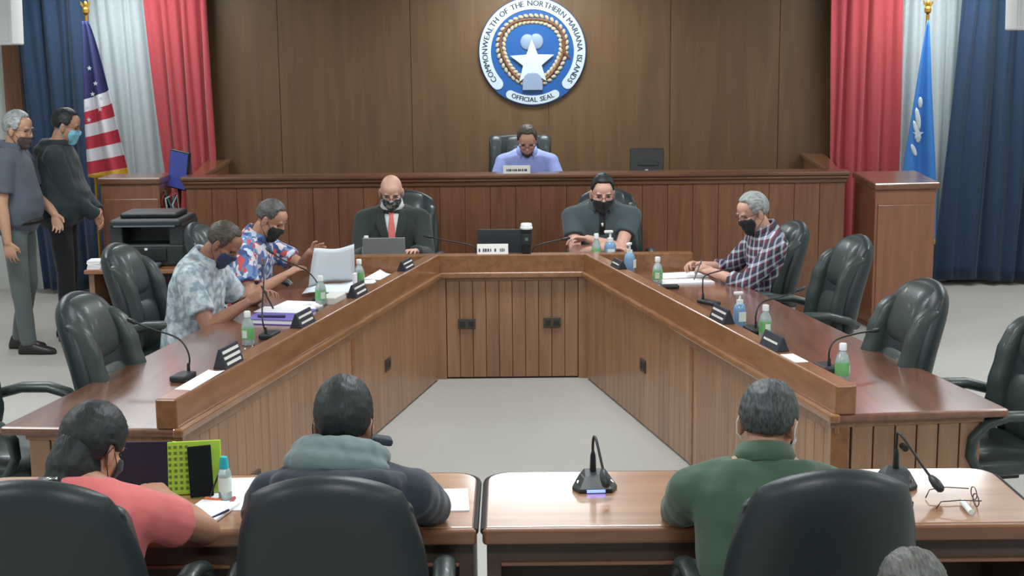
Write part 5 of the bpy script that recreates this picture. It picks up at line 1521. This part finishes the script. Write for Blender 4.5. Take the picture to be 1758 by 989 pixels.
for sg in (-1, 1):
    patch(P, 'lapel', 'suit', [(sg * 0.055, sg * 0.085, nbz - 0.02), (sg * 0.05, sg * 0.105, nbz - 0.07), (sg * 0.042, sg * 0.112, nbz - 0.12), (sg * 0.026, sg * 0.085, nbz - 0.19), (sg * 0.008, sg * 0.03, nbz - 0.27)], 0.009, 0.005)
    rows = []
    for (rr, hh) in ((0.066, 0.0), (0.065, 0.04), (0.075, 0.042), (0.083, 0.0)):
        rows.append([P['nb'] + Vector((1, 0, 0)) * sg * math.sin(a) * rr + P['nay'] * math.cos(a) * rr + P['nup'] * (hh - 0.02 * math.cos(a)) for a in [R_(12 + 16 * k) for k in range(10)]])
    s = MB(); s.sheet(rows, 0.003); me = s.mesh('shirt_collar', 'all'); me.materials.append(MATS['shirt_white']); link(bpy.data.objects.new('shirt_collar', me), P['root'])

# man in the charcoal polo, arms folded
P = person('person in a charcoal polo shirt with folded arms and black mask', (0.645, 10.03, 0), R_(179), hip=0.60, neck=0.065, lean=(10, 28), head=(16, 3, 0), sc=1.0, girth=1.14, fat=0.006, belly=0.04,
           wr={1: (-0.04, 0.42, 0.80), -1: (0.11, 0.39, 0.86)}, pole={1: (1, 0.0, -0.75), -1: (-1, 0.0, -0.75)}, fdir={1: (-1, 0.15, 0), -1: (1, 0.1, 0.1)}, pn={1: (0, 0, -1), -1: (0, 0.3, -1)}, curl={1: (20, 20, 15), -1: (25, 30, 20)},
           skin='fair', top='polo_charcoal', sleeve='short', hairm='hair_black', hair=(40, -8, -40, 0.02), hair_th=0.005, slv=0.58, mask='mask_black', mask_z=(-0.012, -0.125), glasses=True, collar='polo_charcoal', voxel=0.005, decim=0.35, wrink=0.004, sh_w=0.20)
nbz = P['nb'].z
patch(P, 'placket', 'mask_black', [(-0.022, 0.022, nbz - 0.05), (-0.022, 0.022, nbz - 0.12), (-0.02, 0.02, nbz - 0.20)], 0.003)
patch(P, 'badge', 'pale_label', [(-0.006, 0.008, nbz - 0.12), (-0.008, 0.004, nbz - 0.145)], 0.006)

# chairman on the raised platform
P = person('person in a blue shirt reading at the raised bench', (0.135, 11.66, 0.28), R_(180), hip=0.585, lean=(6, 22), head=(34, 0, 0), sc=0.97, girth=1.04,
           wr={1: (0.12, 0.40, 0.80), -1: (-0.12, 0.40, 0.80)}, pole={1: (0.7, 0.0, -0.9), -1: (-0.7, 0.0, -0.9)}, skin='pink', top='shirt_blue', sleeve='long', hairm='hair_brown', hair=(42, -16, -40, 0.008), hair_th=0.008, mask='mask_black', mask_z=(-0.082, -0.13), glasses=True, collar='shirt_blue', wrink=0.005, sh_w=0.195)

# man in the plaid shirt, writing
L1, r1_ = (1.64, 8.66, 0), R_(101)
P = person('person in a plaid shirt writing on papers, grey hair, black mask', L1, r1_, hip=0.55, lean=(0, 16), head=(20, 6, 0), sc=0.98, girth=1.0,
           wr={1: to_local(L1, r1_, (1.20, 8.84, 0.79)), -1: to_local(L1, r1_, (1.245, 8.60, 0.785))}, pole={1: (0.8, -0.2, -0.8), -1: (-0.8, -0.2, -0.8)}, pn={1: (-0.5, 0, -1), -1: (0.6, 0, -1)}, curl={1: (40, 45, 30), -1: (35, 45, 30)},
           skin='pink', top='plaid', sleeve='elbow', hairm='hair_grey', hair=(38, -26, -46, 0.010), hair_th=0.008, mask='mask_black', glasses=True, collar='plaid', voxel=0.005, decim=0.35, wrink=0.005)
s = MB(); s.tube([(1.185, 8.615, 0.86), (1.135, 8.60, DZ + 0.015)], 0.0045, 8)
solid('pen', s, 'grey_plastic', 'pen held in the plaid man\'s writing hand', 'pen', (1.16, 8.61, DZ))

# man in the pale grey patterned shirt
L2_, r2_ = (-1.83, 7.74, 0), R_(-100)
P = person('person in a pale grey patterned shirt bent over papers, navy mask', L2_, r2_, hip=0.55, lean=(4, 26), head=(40, 2, 0), sc=0.98, girth=1.15, belly=0.03, fat=0.004,
           wr={1: to_local(L2_, r2_, (-1.46, 7.55, 0.80)), -1: to_local(L2_, r2_, (-1.42, 7.86, 0.79))}, pole={1: (0.8, -0.3, -0.9), -1: (-0.8, -0.3, -0.9)}, pn={1: (-0.6, 0.1, -0.9), -1: (0.4, 0, -1)}, curl={1: (35, 40, 25), -1: (25, 30, 20)},
           skin='brown', top='speckle', sleeve='short', hairm='hair_brown', hair=(40, -28, -46, 0.004), hair_th=0.006, mask='mask_navy', collar='speckle', voxel=0.005, decim=0.35, wrink=0.007)
s = MB(); s.tube([(-1.385, 7.62, 0.885), (-1.315, 7.57, DZ + 0.045)], 0.005, 8)
solid('pen', s, 'dark_plastic', 'dark pen in the hand of the pale grey shirt man', 'pen', (-1.35, 7.6, DZ))

# man in the floral shirt with the newspaper
L3, r3_ = (-1.72, 8.74, 0), R_(-102)
P = person('person in a red white and blue floral shirt holding a newspaper', L3, r3_, hip=0.55, lean=(6, 24), head=(30, 2, 0), sc=0.98, girth=1.08, belly=0.02,
           wr={1: to_local(L3, r3_, (-1.40, 8.50, 0.80)), -1: to_local(L3, r3_, (-1.25, 8.62, 0.93))}, pole={1: (0.8, -0.3, -0.9), -1: (-0.9, 0.0, -0.9)}, fdir={-1: (0.25, 1, 0.25)}, pn={1: (-0.2, 0, -1), -1: (1, -0.2, -0.1)}, curl={1: (15, 20, 15), -1: (22, 26, 18)},
           skin='tan', top='floral', sleeve='short', hairm='hair_dark_grey', hair=(40, -14, -40, 0.012), hair_th=0.004, mask='mask_black', collar='floral', voxel=0.005, decim=0.35, wrink=0.006)

# standing man in grey
P = person('person standing in grey polo and trousers with grey hair', (-3.60, 10.10, 0), R_(-90), sit=False, hip=0.985, lean=(-3, 4), head=(10, -8, 0), sc=1.03, girth=1.06, belly=0.05,
           wr={1: (0.27, 0.03, 0.83), -1: (-0.14, 0.24, 1.00)}, pole={1: (0.4, -1.0, 0), -1: (-1, -0.5, -0.2)}, fdir={1: (0, 0.15, -1), -1: (0.3, 0.3, -1)}, pn={1: (-1, 0, 0), -1: (1, 0, 0)}, skin='olive', top='polo_grey', sleeve='short', legs='trousers_grey', hairm='hair_grey', hair=(40, -26, -44, 0.010), hair_th=0.010, mask='mask_brown', mask_z=(-0.03, -0.122), glasses=True, collar='polo_grey', foot_fwd=0.07, voxel=0.006, wrink=0.006)
MB_ = MB(); loft(MB_, [(P['spine'](tt)[0] + P['spine'](tt)[1] * 0.028, Vector((1, 0, 0)), P['spine'](tt)[1], 0.192, 0.158) for tt in (-0.035, -0.005)], 24)
me = MB_.mesh('belt', 'all'); me.materials.append(MATS['belt']); link(bpy.data.objects.new('belt', me), P['root'])

# standing man in the dark hoodie
P = person('person standing in a dark hoodie with pale blue mask', (-3.42, 10.55, 0), R_(-84), sit=False, hip=0.985, lean=(-2, 6), head=(14, 0, 0), sc=1.03, girth=1.3, belly=0.07, fat=0.006,
           wr={1: (0.05, 0.27, 0.95), -1: (-0.05, 0.28, 0.97)}, pole={1: (0.8, -0.8, -0.2), -1: (-0.8, -0.8, -0.2)}, fdir={1: (-0.5, 0.3, -0.8), -1: (0.5, 0.3, -0.8)}, pn={1: (-0.4, -1, 0), -1: (0.4, -1, 0)}, skin='tan', top='hoodie', sleeve='long', legs='trousers_black', hairm='hair_black', hair=(40, -18, -40, 0.010), hair_th=0.008, mask='mask_blue', glasses=True, foot_fwd=0.03, voxel=0.006, wrink=0.008)
nb, nup, nay = P['nb'], P['nup'], P['nay']
s = MB(); pts = arc_round_neck(0.095, 0.0, -135, 135, 16, 0.0, 0.02); chain(s, pts, [0.028 + 0.022 * math.sin(PI * k / 16) for k in range(17)], 10)
pts = arc_round_neck(0.13, -0.05, -90, 90, 12, 0.0, 0.02); chain(s, pts, [0.03 + 0.022 * math.sin(PI * k / 12) for k in range(13)], 10)
remeshed(s, 'hood', 'hoodie', P['root'], 0.009, 5, None, 0.005, 14, 3)

# head at the bottom edge
P = person('person whose grey hair alone shows at the bottom edge', (0.885, 2.86, 0), R_(0), hip=0.375, lean=(2, 10), head=(8, 0, 0), sc=0.90, girth=1.05, skin='tan', top='polo_grey', sleeve='short', hairm='hair_dark_grey', hair=(42, -12, -38, 0.006), hair_th=0.008, voxel=0.009, decim=None)
